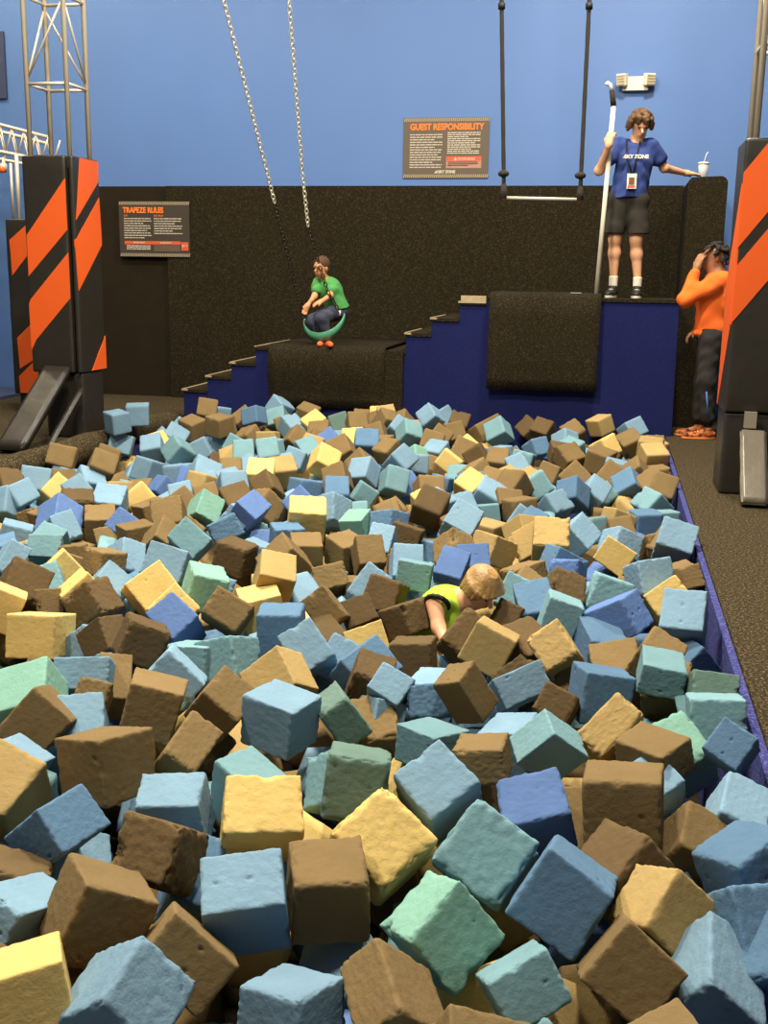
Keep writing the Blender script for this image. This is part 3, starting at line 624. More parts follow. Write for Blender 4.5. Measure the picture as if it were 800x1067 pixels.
# the pole he holds
pb = Vector(J(621, 309, Y0-.30)); pb.z = 1.30; ptp = Py(639.3, 108, Y0-.24)
o_t = thing('hooked_pole', pb, 'long white pole with black grip and curved hook, held upright by the person in blue', 'pole')
bm = BM(); tube(bm, [pb, ptp], .022, 12); obj('shaft', bm, m_white, o_t, True)
g1 = Py(637.3, 94, Y0-.24); bm = BM(); tube(bm, [ptp+Vector((0, 0, -.02)), g1], [.027, .024], 10); obj('black_grip', bm, m_rope, o_t, True)
bm = BM(); tube(bm, [g1, Py(635.5, 88, Y0-.24), Py(633.5, 86.5, Y0-.24), Py(631.5, 88.5, Y0-.24)], [.016, .018, .02, .022], 10); obj('hook', bm, m_white, o_t, True)
# --- boy on the swing ---
Yb = 10.72
t = thing('person', (J(343, 360, 10.66)[0], 10.62, .74), 'small person in green T-shirt and dark jeans, crouching on the green band swing', 'person')
hd = J(334.5, 279, Yb-.10); hf = V3((-.42, -.88, -.12)); hu = V3((.0, -.12, 1)); sh = .205
neck = J(338, 290, Yb-.02); chest = J(343, 301, Yb); pel = J(350, 322, Yb+.05)
sL = J(330.5, 295, Yb-.05); sR = J(344.5, 296, Yb-.02); eL_ = J(327.5, 309, Yb-.12); hL = J(320.5, 318, Yb-.2); eR_ = J(344, 308, Yb-.14); hR = J(335, 314, Yb-.28)
B = Body(.006, .025); head(B, hd, hf, hu, sh); B.cap(V3(hd)-V3((0, 0, .06)), neck-V3((0, 0, .03)), .040, .042)
B.chain([neck-V3((0, 0, .03)), chest, pel], [.06, .085, .10], .05); B.chain([sL, eL_, hL], [.034, .027, .019]); B.chain([sR, eR_, hR], [.034, .028, .020])
hand(B, hL, V3((-.35, -.3, -.9)), V3((.5, -.6, .1)), .115, curl=.3); hand(B, hR, V3((-.8, -.5, -.35)), V3((0, .3, -1)), .115, curl=.3)
aL = J(335, 352, Yb-.10); aR = J(341, 352, Yb-.14)
kL = J(325, 334, Yb-.12); kR = J(334, 331, Yb-.22)
B.chain([pel, kL, aL], [.06, .045, .03]); B.chain([pel, kR, aR], [.06, .045, .03]); B.build('body', m_skin2, t); face_bits(hd, hf, hu, sh, t)
B = Body(.006, .05); B.chain([neck-V3((0, 0, .045)), chest, pel+V3((.02, .01, .0))], [.055, .108, .115], .06); B.cap(sL+V3((.02, 0, 0)), sR, .048, .05); B.cap(sL, sL+(eL_-sL)*.5, .045, .05); B.cap(sR, sR+(eR_-sR)*.55, .047, .052)
B.cut(pel+V3((0, 0, -.01)), (.25, .1, -1)); B.build('t_shirt', m_greens, t, fold=.005, fscale=18)
B = Body(.006, .03); B.chain([pel+V3((.03, .02, -.02)), kL, aL+V3((0, 0, .02))], [.088, .062, .045]); B.chain([pel+V3((.02, 0, -.02)), kR, aR+V3((0, 0, .02))], [.09, .064, .045]); B.cut(pel+V3((0, 0, .06)), (0, 0, 1)); B.build('jeans', m_jean, t, fold=.004, fscale=22)
for an, dx in ((aL, -.5), (aR, -.1)):
    B = Body(.006, .02); ft = V3((an[0]+.01, an[1], .775)); f = unit(V3((dx+.5, -.8, 0))); B.cap(an, ft, .034, .033); B.cap(ft, ft+f*.11, .034, .028); B.cut(ft-V3((0, 0, .022)), (0, 0, -1)); B.build('grip_sock', m_osock, t)
B = Body(.006, .02); f_, r_, u_ = frame(hf, hu); B.ell(V3(hd)+u_*.035-f_*.018, (.074, .088, .080), [r_, f_, u_]); B.cut(V3(hd)+f_*.045+u_*.03, f_*.9-u_*.35); B.cut(V3(hd)-u_*.02-f_*.02, -u_); B.build('short_hair', m_haird, t)
# --- orange hoodie ---
m_oshoe = mat('orange_black_knit', (.80, .42, .16), rough=.8, rgb2=(.10, .08, .06), vscale=28); m_osole = mat('orange_sole', (.90, .52, .24))
Yo = 10.55
t = thing('person', (J(733, 440, Yo)[0], Yo, 0), 'person in orange hoodie and black trousers, hand raised to face, by right pillar', 'person')
hd = J(744, 268.5, Yo); hf = V3((-.93, -.22, .16)); hu = V3((.2, 0, 1)); neck = J(748, 287, Yo); sN = J(741, 298, Yo-.15); sF = J(748, 297, Yo+.15)
chest = J(745, 308, Yo); pel = J(741, 352, Yo); elN = J(714, 312, Yo-.20); haN = J(725.5, 280, Yo-.10); elF = J(722, 335, Yo+.18); haF = J(716, 318, Yo+.12)
elF = J(735, 336, Yo+.22); haF = J(726, 344, Yo+.05)
kN = J(736, 396, Yo-.10); aN = J(737, 436, Yo-.08); kF = J(733, 397, Yo+.10); aF = J(728, 434, Yo+.12)
B = Body(.0075, .035); head(B, hd, hf, hu, .25); B.cap(V3(hd)-V3((0, 0, .07)), neck-V3((0, 0, .02)), .058, .06); B.chain([neck, chest, pel], [.08, .12, .12], .06)
B.chain([sN, elN, haN], [.05, .04, .028]); B.chain([sF, elF, haF], [.05, .04, .028]); hand(B, haN, V3((.25, .1, .95)), V3((.6, .6, 0)), .18, curl=.45, side=1); hand(B, haF, V3((-.7, -.1, -.5)), V3((.4, 0, -.8)), .17, curl=.5)
B.chain([pel+V3((0, -.08, 0)), kN, aN], [.085, .06, .04]); B.chain([pel+V3((0, .08, 0)), kF, aF], [.085, .06, .04]); B.build('body', m_skin3, t); face_bits(hd, hf, hu, .25, t)
B = Body(.0075, .06); B.chain([neck-V3((0, 0, .05)), chest, pel+V3((0, 0, .05))], [.10, .155, .155], .08); B.cap(sN, sF, .08, .08); B.chain([sN, elN], [.082, .060]); B.chain([elN, haN-(haN-elN)*.12], [.060, .046]); B.chain([sF, elF, haF-(haF-elF)*.15], [.08, .06, .046])
B.cut(pel+V3((0, 0, .01)), (0, 0, -1)); 
hood = neck+V3((.07, 0, -.01)); B.cap(hood+V3((-.02, -.09, -.02)), hood+V3((-.02, .09, -.02)), .055, .055); B.cap(hood+V3((.05, -.05, -.05)), hood+V3((.05, .05, -.05)), .075, .075); B.cap(neck+V3((-.05, -.07, -.03)), neck+V3((-.05, .07, -.03)), .035, .035)
ho = B.build('hoodie', m_hood, t, fold=.009, fscale=10)
B = Body(.007, .02); c0 = pel+V3((0, 0, .045)); 
for a in range(16):
    q0 = c0+V3((.148*math.cos(a*math.pi/8), .142*math.sin(a*math.pi/8), 0)); q1 = c0+V3((.148*math.cos((a+1)*math.pi/8), .142*math.sin((a+1)*math.pi/8), 0)); B.cap(q0, q1, .024, .024)
B.build('waist_rib', m_hood, ho)
B = Body(.0075, .04); B.chain([pel+V3((0, -.07, 0)), kN, aN+V3((0, 0, .01))], [.115, .083, .066]); B.chain([pel+V3((0, .07, 0)), kF, aF+V3((0, 0, .01))], [.115, .083, .066]); B.cap(pel+V3((0, -.05, .02)), pel+V3((0, .05, .02)), .12, .12); B.cut(aN-V3((0, 0, .04)), (0, 0, -1)); pn = B.build('trousers', m_pant, t, fold=.006, fscale=14)
bm = BM(); tube(bm, [kN+V3((.0, -.085, -.10)), aN+V3((0, -.068, .02))], .008, 6); obj('blue_side_stripe', bm, mat('blue_piping', (.30, .42, .65)), pn, True)
for an in (aN, aF):
    fdir = unit(V3((-1, -.12, 0))); heel = Z(an-fdir*.08, .004); shoe(t, heel, heel+fdir*.30, .085, .10, m_oshoe, m_osole)
B = Body(.006, .018); f_, r_, u_ = frame(hf, hu); rng_ = random.Random(9)
for i in range(90):
    th = rng_.uniform(0, 2*math.pi); ph = rng_.uniform(-.5, 1.5); d_ = r_*math.cos(th)*math.cos(ph)+f_*math.sin(th)*math.cos(ph)+u_*math.sin(ph)
    if np.dot(d_, f_) > .35 and np.dot(d_, u_) < .55: continue
    if np.dot(d_, u_) < -.1 and np.dot(d_, f_) > -.35: continue
    p = V3(hd)+u_*.03-f_*.012+d_*.10; q = p+d_*.02+V3((rng_.uniform(-.02, .02), rng_.uniform(-.02, .02), -.02)); B.cap(p, q, .020, .012, .012)
for yy in (-.07, -.045, -.09): q0 = V3(hd)+u_*.10+f_*.05-r_*yy*0+V3((0, yy, 0)); B.cap(q0, q0+f_*.06-u_*.05, .012, .010, .01)
B.build('twisted_hair', m_hair2, t)
# --- child in the foam ---
Yc = 4.78
t = thing('person', (J(470, 650, Yc)[0], Yc, -.15), 'small person with blond hair and neon yellow sleeveless top, leaning down into the foam', 'person')
hd = J(502, 613, Yc-.02); hf = V3((.62, -.48, -.62)); hu = V3((.38, -.35, .85)); s_ = .205
neck = J(484, 625, Yc); chest = J(464, 634, Yc+.03); pel = J(436, 668, Yc+.10); sN = J(453, 629, Yc-.10); sF = J(470, 625, Yc+.12)
elN = J(457, 654, Yc-.17); haN = J(466, 672, Yc-.26); elF = J(480, 650, Yc+.18); haF = J(487, 668, Yc+.1)
B = Body(.005, .022); head(B, hd, hf, hu, s_); B.cap(V3(hd)-unit(hf)*.02-unit(hu)*.05, neck, .042, .048); B.chain([neck, chest, pel], [.06, .088, .09], .04)
B.chain([sN, elN, haN], [.042, .030, .021]); B.chain([sF, elF, haF], [.036, .028, .021]); hand(B, haN, V3((.55, -.25, -.8)), V3((-.3, .5, -.3)), .115, curl=.3, side=-1); hand(B, haF, V3((.3, -.1, -.9)), V3((-.5, .3, 0)), .115, curl=.4)
kn = pel+V3((.05, -.18, -.18)); B.chain([pel+V3((0, -.05, 0)), kn, kn+V3((-.1, .1, -.22))], [.065, .05, .035]); kn = pel+V3((.05, .2, -.2)); B.chain([pel+V3((0, .05, 0)), kn, kn+V3((-.1, -.05, -.22))], [.065, .05, .035])
B.build('body', m_skin, t); face_bits(hd, hf, hu, s_, t)
B = Body(.005, .04); B.chain([neck-unit(neck-chest)*.035, chest, pel], [.062, .105, .11], .05); B.cap(sN+V3((.03, .02, 0)), sF+V3((0, -.02, 0)), .045, .045); B.cap(chest+V3((0, -.04, -.06)), J(462, 682, Yc-.02), .085, .07); B.cut(sN+V3((.012, -.012, 0)), (-.75, -.75, .15)) if False else None
tp_ = B.build('sleeveless_top', m_hiviz, t, fold=.004, fscale=20)
B = Body(.005, .01); n_ = 14; axn = unit(elN-sN+V3((-.05, -.02, .02))); e1 = unit(np.cross(axn, (0, 0, 1))); e2 = np.cross(axn, e1); cc_ = sN+V3((.012, 0, .004))
for a in range(n_): B.cap(cc_+(e1*math.cos(2*math.pi*a/n_)+e2*math.sin(2*math.pi*a/n_))*.052, cc_+(e1*math.cos(2*math.pi*(a+1)/n_)+e2*math.sin(2*math.pi*(a+1)/n_))*.052, .010, .010)
B.build('armhole_trim', m_black, tp_)
B = Body(.005, .018); f_, r_, u_ = frame(hf, hu); ax = [r_, f_, u_]; B.ell(V3(hd)+u_*.028-f_*.012, (.078, .092, .082), ax)
rng_ = random.Random(3)
for i in range(64):
    th = rng_.uniform(0, 2*math.pi); d_ = r_*math.cos(th)+f_*math.sin(th); p = V3(hd)+u_*.096+d_*.025; q = V3(hd)+u_*.035+d_*.084; e = V3(hd)-u_*.045+d_*.082
    if np.dot(d_, f_) > .3: e = V3(hd)+u_*.035+d_*.092
    if abs(np.dot(d_, r_)) > .8: e = V3(hd)-u_*.01+d_*.09
    B.chain([p, q, e], [.010, .012, .008], .006)
B.cut(V3(hd)+f_*.078+u_*.03, f_*.75-u_*.65); B.build('bowl_cut_hair', m_hairb, t)
CUBES = """
K|-1074,2059,6,-2650,82,2255,182,185,185|tilted brown foam cube in the second row, left of the pit
L|-894,1816,-17,-2239,-343,1440,176,171,190|tilted light-blue foam cube in the nearest row, left of the pit
Y|-1112,1797,-32,-1309,156,-2600,185,178,205|flat-lying yellow foam cube in the nearest row, far left of the pit
B|-1420,2227,-97,-1314,-376,-2853,192,190,213|tilted dark-brown foam cube in the second row, far left of the pit
L|-1272,2066,-23,-1207,-336,2844,128,118,223|tilted light-blue foam cube in the second row, far left of the pit
B|-1317,1925,-61,-1176,795,1704,172,121,185|tilted dark-brown foam cube in the nearest row, far left of the pit
K|-851,2033,-51,-2140,685,33,187,134,189|corner-up brown foam cube in the nearest row, left of the pit
L|-782,2246,-35,3035,-506,1948,155,194,209|tilted light-blue foam cube in the second row, centre left of the pit
L|-574,1923,-58,-2911,121,2817,161,170,124|flat-lying light-blue foam cube in the nearest row, centre left of the pit
K|-603,2341,-30,3066,-10,-2788,187,202,169|flat-lying brown foam cube in the second row, centre of the pit
K|-364,1985,-56,-1954,721,-2925,121,192,196|tilted brown foam cube in the nearest row, centre of the pit
G|-305,2254,-47,2564,350,2213,168,181,182|tilted mint foam cube in the second row, centre right of the pit
T|-237,2579,-28,598,-734,824,200,206,200|corner-up aqua foam cube in the second row, centre right of the pit
M|-32,2397,0,965,-998,469,187,185,198|tilted mid-blue foam cube in the second row, right of the pit
T|-103,2109,-57,-555,-422,489,151,177,120|corner-up aqua foam cube in the nearest row, centre right of the pit
T|-27,1678,16,-594,-296,2338,182,182,182|tilted aqua foam cube in the nearest row, right of the pit
K|-177,1854,-108,391,-422,1807,197,197,197|tilted brown foam cube in the nearest row, centre right of the pit
N|226,2432,-61,2462,405,2265,156,168,226|corner-up tan foam cube in the second row, far right of the pit
K|125,2202,-45,-2138,572,-269,163,161,188|corner-up brown foam cube in the nearest row, right of the pit
M|397,2427,-66,-1514,670,2049,210,206,144|tilted mid-blue foam cube in the second row, far right, right of a tan cube
L|315,2268,-85,-1878,865,2847,138,156,226|tilted light-blue foam cube in the nearest row, far right of the pit
K|197,1856,-50,-151,-1211,-2510,190,190,190|tilted brown foam cube in the nearest row, far right of the pit
M|430,2363,-86,-1131,-424,-90,124,183,195|corner-up mid-blue foam cube in the nearest row, far right of the pit
M|-1384,2447,-27,3096,-849,2876,136,178,179|tilted mid-blue foam cube in the third row, far left of the pit
L|-1434,2534,-218,913,-620,-2255,211,211,211|corner-up light-blue foam cube in the second row, far left of the pit
K|-1435,2849,-26,-3040,222,2752,213,204,196|flat-lying brown foam cube in the third row, left of the pit
K|-1787,3082,-27,-2750,-704,-3117,165,209,196|tilted brown foam cube in the fourth row, far left, in front of a mint cube
L|-1724,2793,-55,-1265,-523,3107,141,154,219|tilted light-blue foam cube in the third row, far left of the pit
N|-1652,2622,-31,-1026,980,1924,200,193,199|tilted tan foam cube in the third row, far left of the pit
B|-1036,2315,22,-2506,-89,3020,171,189,160|tilted dark-brown foam cube in the second row, left of the pit
L|-1128,2647,-48,2807,66,-2970,182,135,190|flat-lying light-blue foam cube in the third row, left of the pit
B|-1301,3318,-152,2436,261,2231,189,151,127|tilted dark-brown foam cube in the fourth row, left of the pit
K|-1243,3003,-41,-1116,595,86,124,179,189|corner-up brown foam cube in the fourth row, left of the pit
T|-962,2821,-67,3066,-306,2634,205,140,200|flat-lying aqua foam cube in the third row, centre left of the pit
Y|-858,2599,-8,-3057,-631,1880,170,211,189|tilted yellow foam cube in the third row, centre left of the pit
T|-723,3035,-94,-2561,546,2690,201,179,174|corner-up aqua foam cube in the third row, centre of the pit
D|-644,2827,13,-2648,-1317,1238,190,178,197|flat-lying grey-green foam cube in the third row, centre of the pit
K|-739,3549,-152,-2081,213,-2881,182,199,209|tilted brown foam cube in the fourth row, centre of the pit
Y|-523,3205,-171,-1058,450,2028,188,130,197|corner-up yellow foam cube in the third row, centre, right of a grey-green cube
Y|-520,2583,-36,654,-465,852,201,208,200|corner-up yellow foam cube in the third row, centre, right of a yellow cube
L|-403,2818,15,2607,-438,2511,178,176,192|corner-up light-blue foam cube in the third row, centre right of the pit
K|-303,3028,34,-3039,141,3129,155,165,113|flat-lying brown foam cube in the third row, centre right of the pit
T|-116,3269,-15,-2093,795,3094,159,175,117|tilted aqua foam cube in the fourth row, right of the pit
L|-237,3399,-93,3049,230,2841,153,177,193|flat-lying light-blue foam cube in the fourth row, centre right of the pit
R|-126,2848,-35,-294,-407,1848,166,186,177|tilted royal-blue foam cube in the third row, centre right of the pit
K|-359,3061,-129,-1933,451,1234,180,126,192|tilted brown foam cube in the third row, centre right of the pit
K|112,2859,17,-152,-82,-58,211,203,198|flat-lying brown foam cube in the third row, right of the pit
L|218,3215,-86,2608,-419,2339,147,121,165|corner-up light-blue foam cube in the third row, right of the pit
K|209,3287,-13,2953,40,2468,190,152,117|flat-lying brown foam cube in the fourth row, right of the pit
N|78,3470,-39,2456,-417,2588,120,213,194|corner-up tan foam cube in the fourth row, right of the pit
G|307,3455,-81,-2003,458,-2766,160,190,199|corner-up mint foam cube in the fourth row, far right of the pit
M|430,3198,71,2208,-381,2666,118,118,172|corner-up mid-blue foam cube in the fourth row, far right of the pit
L|430,2989,-45,-2750,-313,1374,181,139,151|tilted light-blue foam cube in the third row, far right of the pit
K|327,2837,-82,-2593,-314,1426,182,195,129|tilted brown foam cube in the third row, far right of the pit
K|-10,2991,-138,-2296,122,-3080,127,181,195|tilted brown foam cube in the third row, right of the pit
B|116,2619,-65,336,-921,-2723,192,192,192|tilted dark-brown foam cube in the second row, right of the pit
M|430,2663,-34,-1270,274,-2427,188,188,188|tilted mid-blue foam cube in the second row, far right, right of a brown cube
M|-1011,2456,-133,-959,359,381,127,179,195|tilted mid-blue foam cube in the second row, left of the pit
G|-1923,3216,-15,-1920,-550,1976,190,186,249|tilted mint foam cube in the fourth row, far left of the pit
Y|-2324,4061,-84,-2896,27,-3080,220,209,184|flat-lying yellow foam cube in the row of the child, far left of the pit
B|-2230,4353,-21,-2963,-941,2863,173,179,178|tilted dark-brown foam cube in the row of the child, far left of the pit
B|-1962,3928,-28,-2988,631,2774,167,128,139|tilted dark-brown foam cube in the row of the child, left, left of a dark-brown cube
B|-1723,3759,38,-2690,99,2106,179,171,166|tilted dark-brown foam cube in the row of the child, left, right of a dark-brown cube
L|-1817,3465,-4,-1072,-9,-2810,200,116,185|tilted light-blue foam cube in the fourth row, far left, in front of a light-blue cube
L|-2087,4092,-163,1955,-936,2205,204,204,204|tilted light-blue foam cube in the row of the child, left, right of a yellow cube
K|-1685,3258,-6,446,-841,1477,118,116,171|tilted brown foam cube in the fourth row, far left, in front of a light-blue cube
M|-1914,3954,-169,-2490,-112,-2689,129,187,201|tilted mid-blue foam cube in the fourth row, left, leftmost of two such
K|-1772,3586,-85,-2287,-201,-2643,123,176,190|tilted brown foam cube in the fourth row, left of the pit
K|-1491,3331,-35,-1475,-280,-2852,187,189,204|flat-lying brown foam cube in the fourth row, left of the pit
L|-1688,3156,-82,-1664,958,1880,193,193,193|tilted light-blue foam cube in the fourth row, far left, right of a brown cube
M|-1816,3789,-143,-99,570,1814,201,201,201|tilted mid-blue foam cube in the fourth row, left, rightmost of two such
L|-2736,4905,-218,2446,1127,-1838,211,211,211
Y|-1887,4464,-71,967,-632,870,173,167,189|corner-up yellow foam cube in the row of the child, left, left of a brown cube
Y|-2095,4694,-44,1062,-504,829,201,174,196|corner-up yellow foam cube in the row of the child, left, right of a light-blue cube
K|-1592,4374,-24,2161,-513,-3092,190,147,184|corner-up brown foam cube in the row of the child, centre left of the pit
R|-1785,4265,-58,-916,802,1629,185,149,190|corner-up royal-blue foam cube in the row of the child, left of the pit
T|-1554,4735,-117,-2950,158,-2788,191,187,123|flat-lying aqua foam cube in the row of the child, centre left of the pit
Y|-1507,4609,-83,3085,197,-2717,193,197,201|flat-lying yellow foam cube in the row of the child, centre left of the pit
N|-1498,4768,34,-2050,-239,-2756,172,186,187|tilted tan foam cube in the row of the child, centre left of the pit
M|-1298,4232,-35,-1619,-41,187,189,195,207|flat-lying mid-blue foam cube in the row of the child, centre left of the pit
T|-1566,3914,-78,-2961,88,3002,196,190,133|flat-lying aqua foam cube in the row of the child, left of the pit
T|-1426,3920,-67,-1917,295,1231,190,165,193|tilted aqua foam cube in the row of the child, centre left of the pit
L|-1533,3611,-48,-1875,740,98,189,172,192|tilted light-blue foam cube in the fourth row, left of the pit
K|-1219,3275,20,2767,-673,-3059,156,160,159|tilted brown foam cube in the fourth row, centre left of the pit
N|-1139,3678,-45,-971,-655,2356,177,197,162|corner-up tan foam cube in the fourth row, centre left of the pit
L|-1005,3266,-6,3130,-112,2820,198,180,175|flat-lying light-blue foam cube in the fourth row, centre left of the pit
L|-1115,3995,-39,2511,-684,2549,195,161,190|corner-up light-blue foam cube in the row of the child, centre left of the pit
K|-1174,4488,-11,2065,-809,2898,176,133,182|tilted brown foam cube in the row of the child, centre left of the pit
B|-1056,4663,-89,2647,-773,2349,135,148,174|tilted dark-brown foam cube in the row of the child, centre, right of a brown cube
Y|-929,4255,-74,2620,-938,2388,134,166,181|tilted yellow foam cube in the row of the child, centre of the pit
B|-836,4672,-85,3038,-1116,2654,151,164,169|tilted dark-brown foam cube in the row of the child, centre, right of a dark-brown cube
B|-712,4158,-76,-2973,83,-3111,170,185,146|flat-lying dark-brown foam cube in the row of the child, centre of the pit
B|-800,3705,-34,2935,-310,-2992,151,180,189|tilted dark-brown foam cube in the fourth row, centre of the pit
L|-706,3628,-18,2381,-427,2974,132,117,166|corner-up light-blue foam cube in the fourth row, centre, right of a dark-brown cube
L|-734,3585,-100,-2799,248,2279,164,123,123|tilted light-blue foam cube in the fourth row, centre of the pit
B|-1106,4318,-109,-1440,1190,697,184,124,279|tilted dark-brown foam cube in the row of the child, centre, left of a yellow cube
M|-868,3935,-74,-1098,745,-295,169,191,196|tilted mid-blue foam cube in the fourth row, centre of the pit
L|-1021,4072,-110,-785,387,-47,124,180,194|corner-up light-blue foam cube in the fourth row, centre, right of a light-blue cube
D|-833,3397,-32,-3091,599,-2632,118,177,163|tilted grey-green foam cube in the fourth row, centre of the pit
L|-585,3830,-116,3088,112,2996,125,174,188|flat-lying light-blue foam cube in the fourth row, centre of the pit
M|-553,3644,-51,-401,-1105,1975,120,160,182|tilted mid-blue foam cube in the fourth row, centre right of the pit
T|-480,3163,4,-3028,13,2569,164,165,115|flat-lying aqua foam cube in the fourth row, centre of the pit
K|-423,3562,27,2703,342,2588,127,118,182|tilted brown foam cube in the fourth row, centre right of the pit
N|-405,4182,-13,-2941,-432,3039,179,188,174|tilted tan foam cube in the row of the child, centre right of the pit
N|-141,4167,-1,-827,-697,2406,169,154,180|corner-up tan foam cube in the row of the child, right of the pit
B|-382,4805,-76,2020,-351,2905,121,118,167|tilted dark-brown foam cube in the row of the child, centre right, leftmost of two such
T|-381,5095,-58,2000,-389,3059,154,170,185|corner-up aqua foam cube in the row of the child, centre right of the pit
M|-263,4884,-53,-990,-251,193,171,192,195|tilted mid-blue foam cube in the row of the child, centre right of the pit
B|-160,5154,-62,-2443,-347,-2854,177,194,198|tilted dark-brown foam cube in the row of the child, right of the pit
R|90,4701,-24,-3128,-1032,2785,172,217,242|tilted royal-blue foam cube in the row of the child, right of the pit
L|381,4640,20,2366,14,2983,184,196,194|tilted light-blue foam cube in the row of the child, far right of the pit
K|256,4214,-18,-2667,-211,1273,175,164,165|tilted brown foam cube in the row of the child, right of the pit
M|35,4528,-82,-1732,-150,-2851,171,143,249|flat-lying mid-blue foam cube in the row of the child, right of the pit
M|39,3847,-49,-774,1341,-2095,194,183,213|flat-lying mid-blue foam cube in the fourth row, right of the pit
K|108,4323,-135,427,-1069,-1871,201,201,201|tilted brown foam cube in the fourth row, right, right of a mid-blue cube
T|259,3953,22,1868,-1443,-295,115,162,210|flat-lying aqua foam cube in the fourth row, right of the pit
K|294,4096,-114,-2141,-12,2939,164,192,203|tilted brown foam cube in the fourth row, far right of the pit
M|407,4575,-147,-1368,779,734,196,151,199|tilted mid-blue foam cube in the fourth row, far right of the pit
D|430,3856,-12,-2252,77,91,167,119,182|tilted grey-green foam cube in the fourth row, far right of the pit
T|430,3650,-15,-1829,-82,29,183,148,188|flat-lying aqua foam cube in the fourth row, far right of the pit
T|395,3840,-127,-2464,259,-3118,126,183,196|tilted aqua foam cube in the fourth row, far right of the pit
B|-258,3922,-50,-960,-661,2380,120,158,166|corner-up dark-brown foam cube in the fourth row, centre right of the pit
B|-281,4368,-92,1180,58,-2259,195,195,195|tilted dark-brown foam cube in the row of the child, centre right, rightmost of two such
B|-111,3685,-48,2209,-326,2888,131,119,171|tilted dark-brown foam cube in the fourth row, right of the pit
K|-77,4178,-141,2275,-109,3117,126,126,177|tilted brown foam cube in the fourth row, right, right of a dark-brown cube
L|-260,3871,-56,-986,925,-609,121,180,190|tilted light-blue foam cube in the fourth row, centre right of the pit
M|-1240,6250,-19,-2806,228,2707,169,174,160|tilted mid-blue foam cube in the just behind the child, centre of the pit
B|-976,4852,-36,-2763,-220,3006,166,184,164|tilted dark-brown foam cube in the row of the child, centre, left of a light-blue cube
L|-3976,6565,-118,-1289,-501,-1820,198,198,198
K|-3621,6339,-139,-3035,355,2921,175,176,123|tilted brown foam cube in the far rows, far left, right of a light-blue cube
R|-3277,6024,-53,815,-685,1884,201,203,202|corner-up royal-blue foam cube in the far rows, far left of the pit
K|-3041,6094,-90,2822,-12,-2682,187,188,180|flat-lying brown foam cube in the just behind the child, left, right of a dark-brown cube
L|-3147,6453,-42,-2112,-121,-2927,200,197,200|tilted light-blue foam cube in the far rows, left, right of a dark-brown cube
K|-2605,5669,-39,-1487,-17,-779,173,142,178|flat-lying brown foam cube in the just behind the child, left, left of a brown cube
L|-3422,5742,-113,-1558,-335,-2689,176,165,187|flat-lying light-blue foam cube in the just behind the child, far left of the pit
K|-3447,6166,-117,2044,-1325,-2796,170,165,189|flat-lying brown foam cube in the far rows, far left of the pit
L|-3131,5819,-74,-2544,256,-2424,142,177,183|tilted light-blue foam cube in the just behind the child, far left, rightmost of two such
M|-3227,5334,-90,127,-214,595,120,175,156|flat-lying mid-blue foam cube in the just behind the child, far left of the pit
T|-2990,5322,-55,2020,-101,-2743,173,126,180|tilted aqua foam cube in the just behind the child, far left, leftmost of two such
T|-3078,5513,-92,2627,-884,-1235,177,161,194|tilted aqua foam cube in the just behind the child, far left, rightmost of two such
K|-2806,4760,-76,-2694,405,2469,188,171,133|corner-up brown foam cube in the row of the child, far left of the pit
L|-3076,5096,-73,-2697,-598,-2595,120,180,186|tilted light-blue foam cube in the just behind the child, far left, leftmost of two such
K|-2837,5352,-92,-2932,36,-2766,141,176,120|flat-lying brown foam cube in the just behind the child, far left of the pit
K|-2550,5133,-58,-2906,0,2608,171,165,144|flat-lying brown foam cube in the just behind the child, left, left of a light-blue cube
T|-2737,5645,-172,-906,1281,2595,204,204,204
K|-2786,5724,-130,-628,-205,528,166,188,201|tilted brown foam cube in the just behind the child, left of the pit
L|-2362,4760,-88,2850,-762,-2867,174,193,196|tilted light-blue foam cube in the row of the child, left, right of a dark-brown cube
K|-2760,5153,-90,1898,-390,-2797,159,120,179|tilted brown foam cube in the just behind the child, far left of the pit
Y|-2657,4878,-46,1850,-833,-2825,157,174,188|tilted yellow foam cube in the just behind the child, far left of the pit
Y|-2359,4538,-53,2467,137,2226,189,164,190|tilted yellow foam cube in the row of the child, far left, behind a dark-brown cube
T|-2600,4670,-56,-584,-241,519,119,178,184|tilted aqua foam cube in the row of the child, far left of the pit
Y|-2577,4197,-25,441,107,2032,181,145,182|tilted yellow foam cube in the row of the child, far left, leftmost of two such
K|-2520,4453,-75,-3094,390,2378,161,118,118|tilted brown foam cube in the row of the child, far left of the pit
B|-2619,4434,-1,-695,513,539,195,191,195|corner-up dark-brown foam cube in the row of the child, far left of the pit
Y|-3058,6718,-68,1180,-641,701,193,184,195|tilted yellow foam cube in the far rows, left of the pit
K|-2869,6488,-97,1926,-1300,-2640,167,183,192|flat-lying brown foam cube in the far rows, left of the pit
R|-2720,5792,-30,-1033,618,1672,173,140,179|corner-up royal-blue foam cube in the just behind the child, left of the pit
K|-2760,5975,-179,-1371,-1364,-2011,206,206,206
K|-2629,6204,-48,-743,-162,288,195,194,198|tilted brown foam cube in the far rows, left, right of a brown cube
K|-2393,5540,-32,-2154,730,2856,183,170,188|corner-up brown foam cube in the just behind the child, left of the pit
L|-2849,6971,-96,-671,-214,332,164,186,192|tilted light-blue foam cube in the far rows, left, in front of a royal-blue cube
K|-2730,6702,-98,-2344,502,-2361,176,190,196|corner-up brown foam cube in the far rows, left of the pit
K|-2662,6967,-99,-2387,233,-2716,162,186,192|tilted brown foam cube in the far rows, left, right of a light-blue cube
G|-2535,6553,-75,677,-583,-2557,170,184,191|corner-up mint foam cube in the far rows, left of the pit
T|-2181,5424,17,2128,-680,3090,195,157,185|corner-up aqua foam cube in the just behind the child, left of the pit
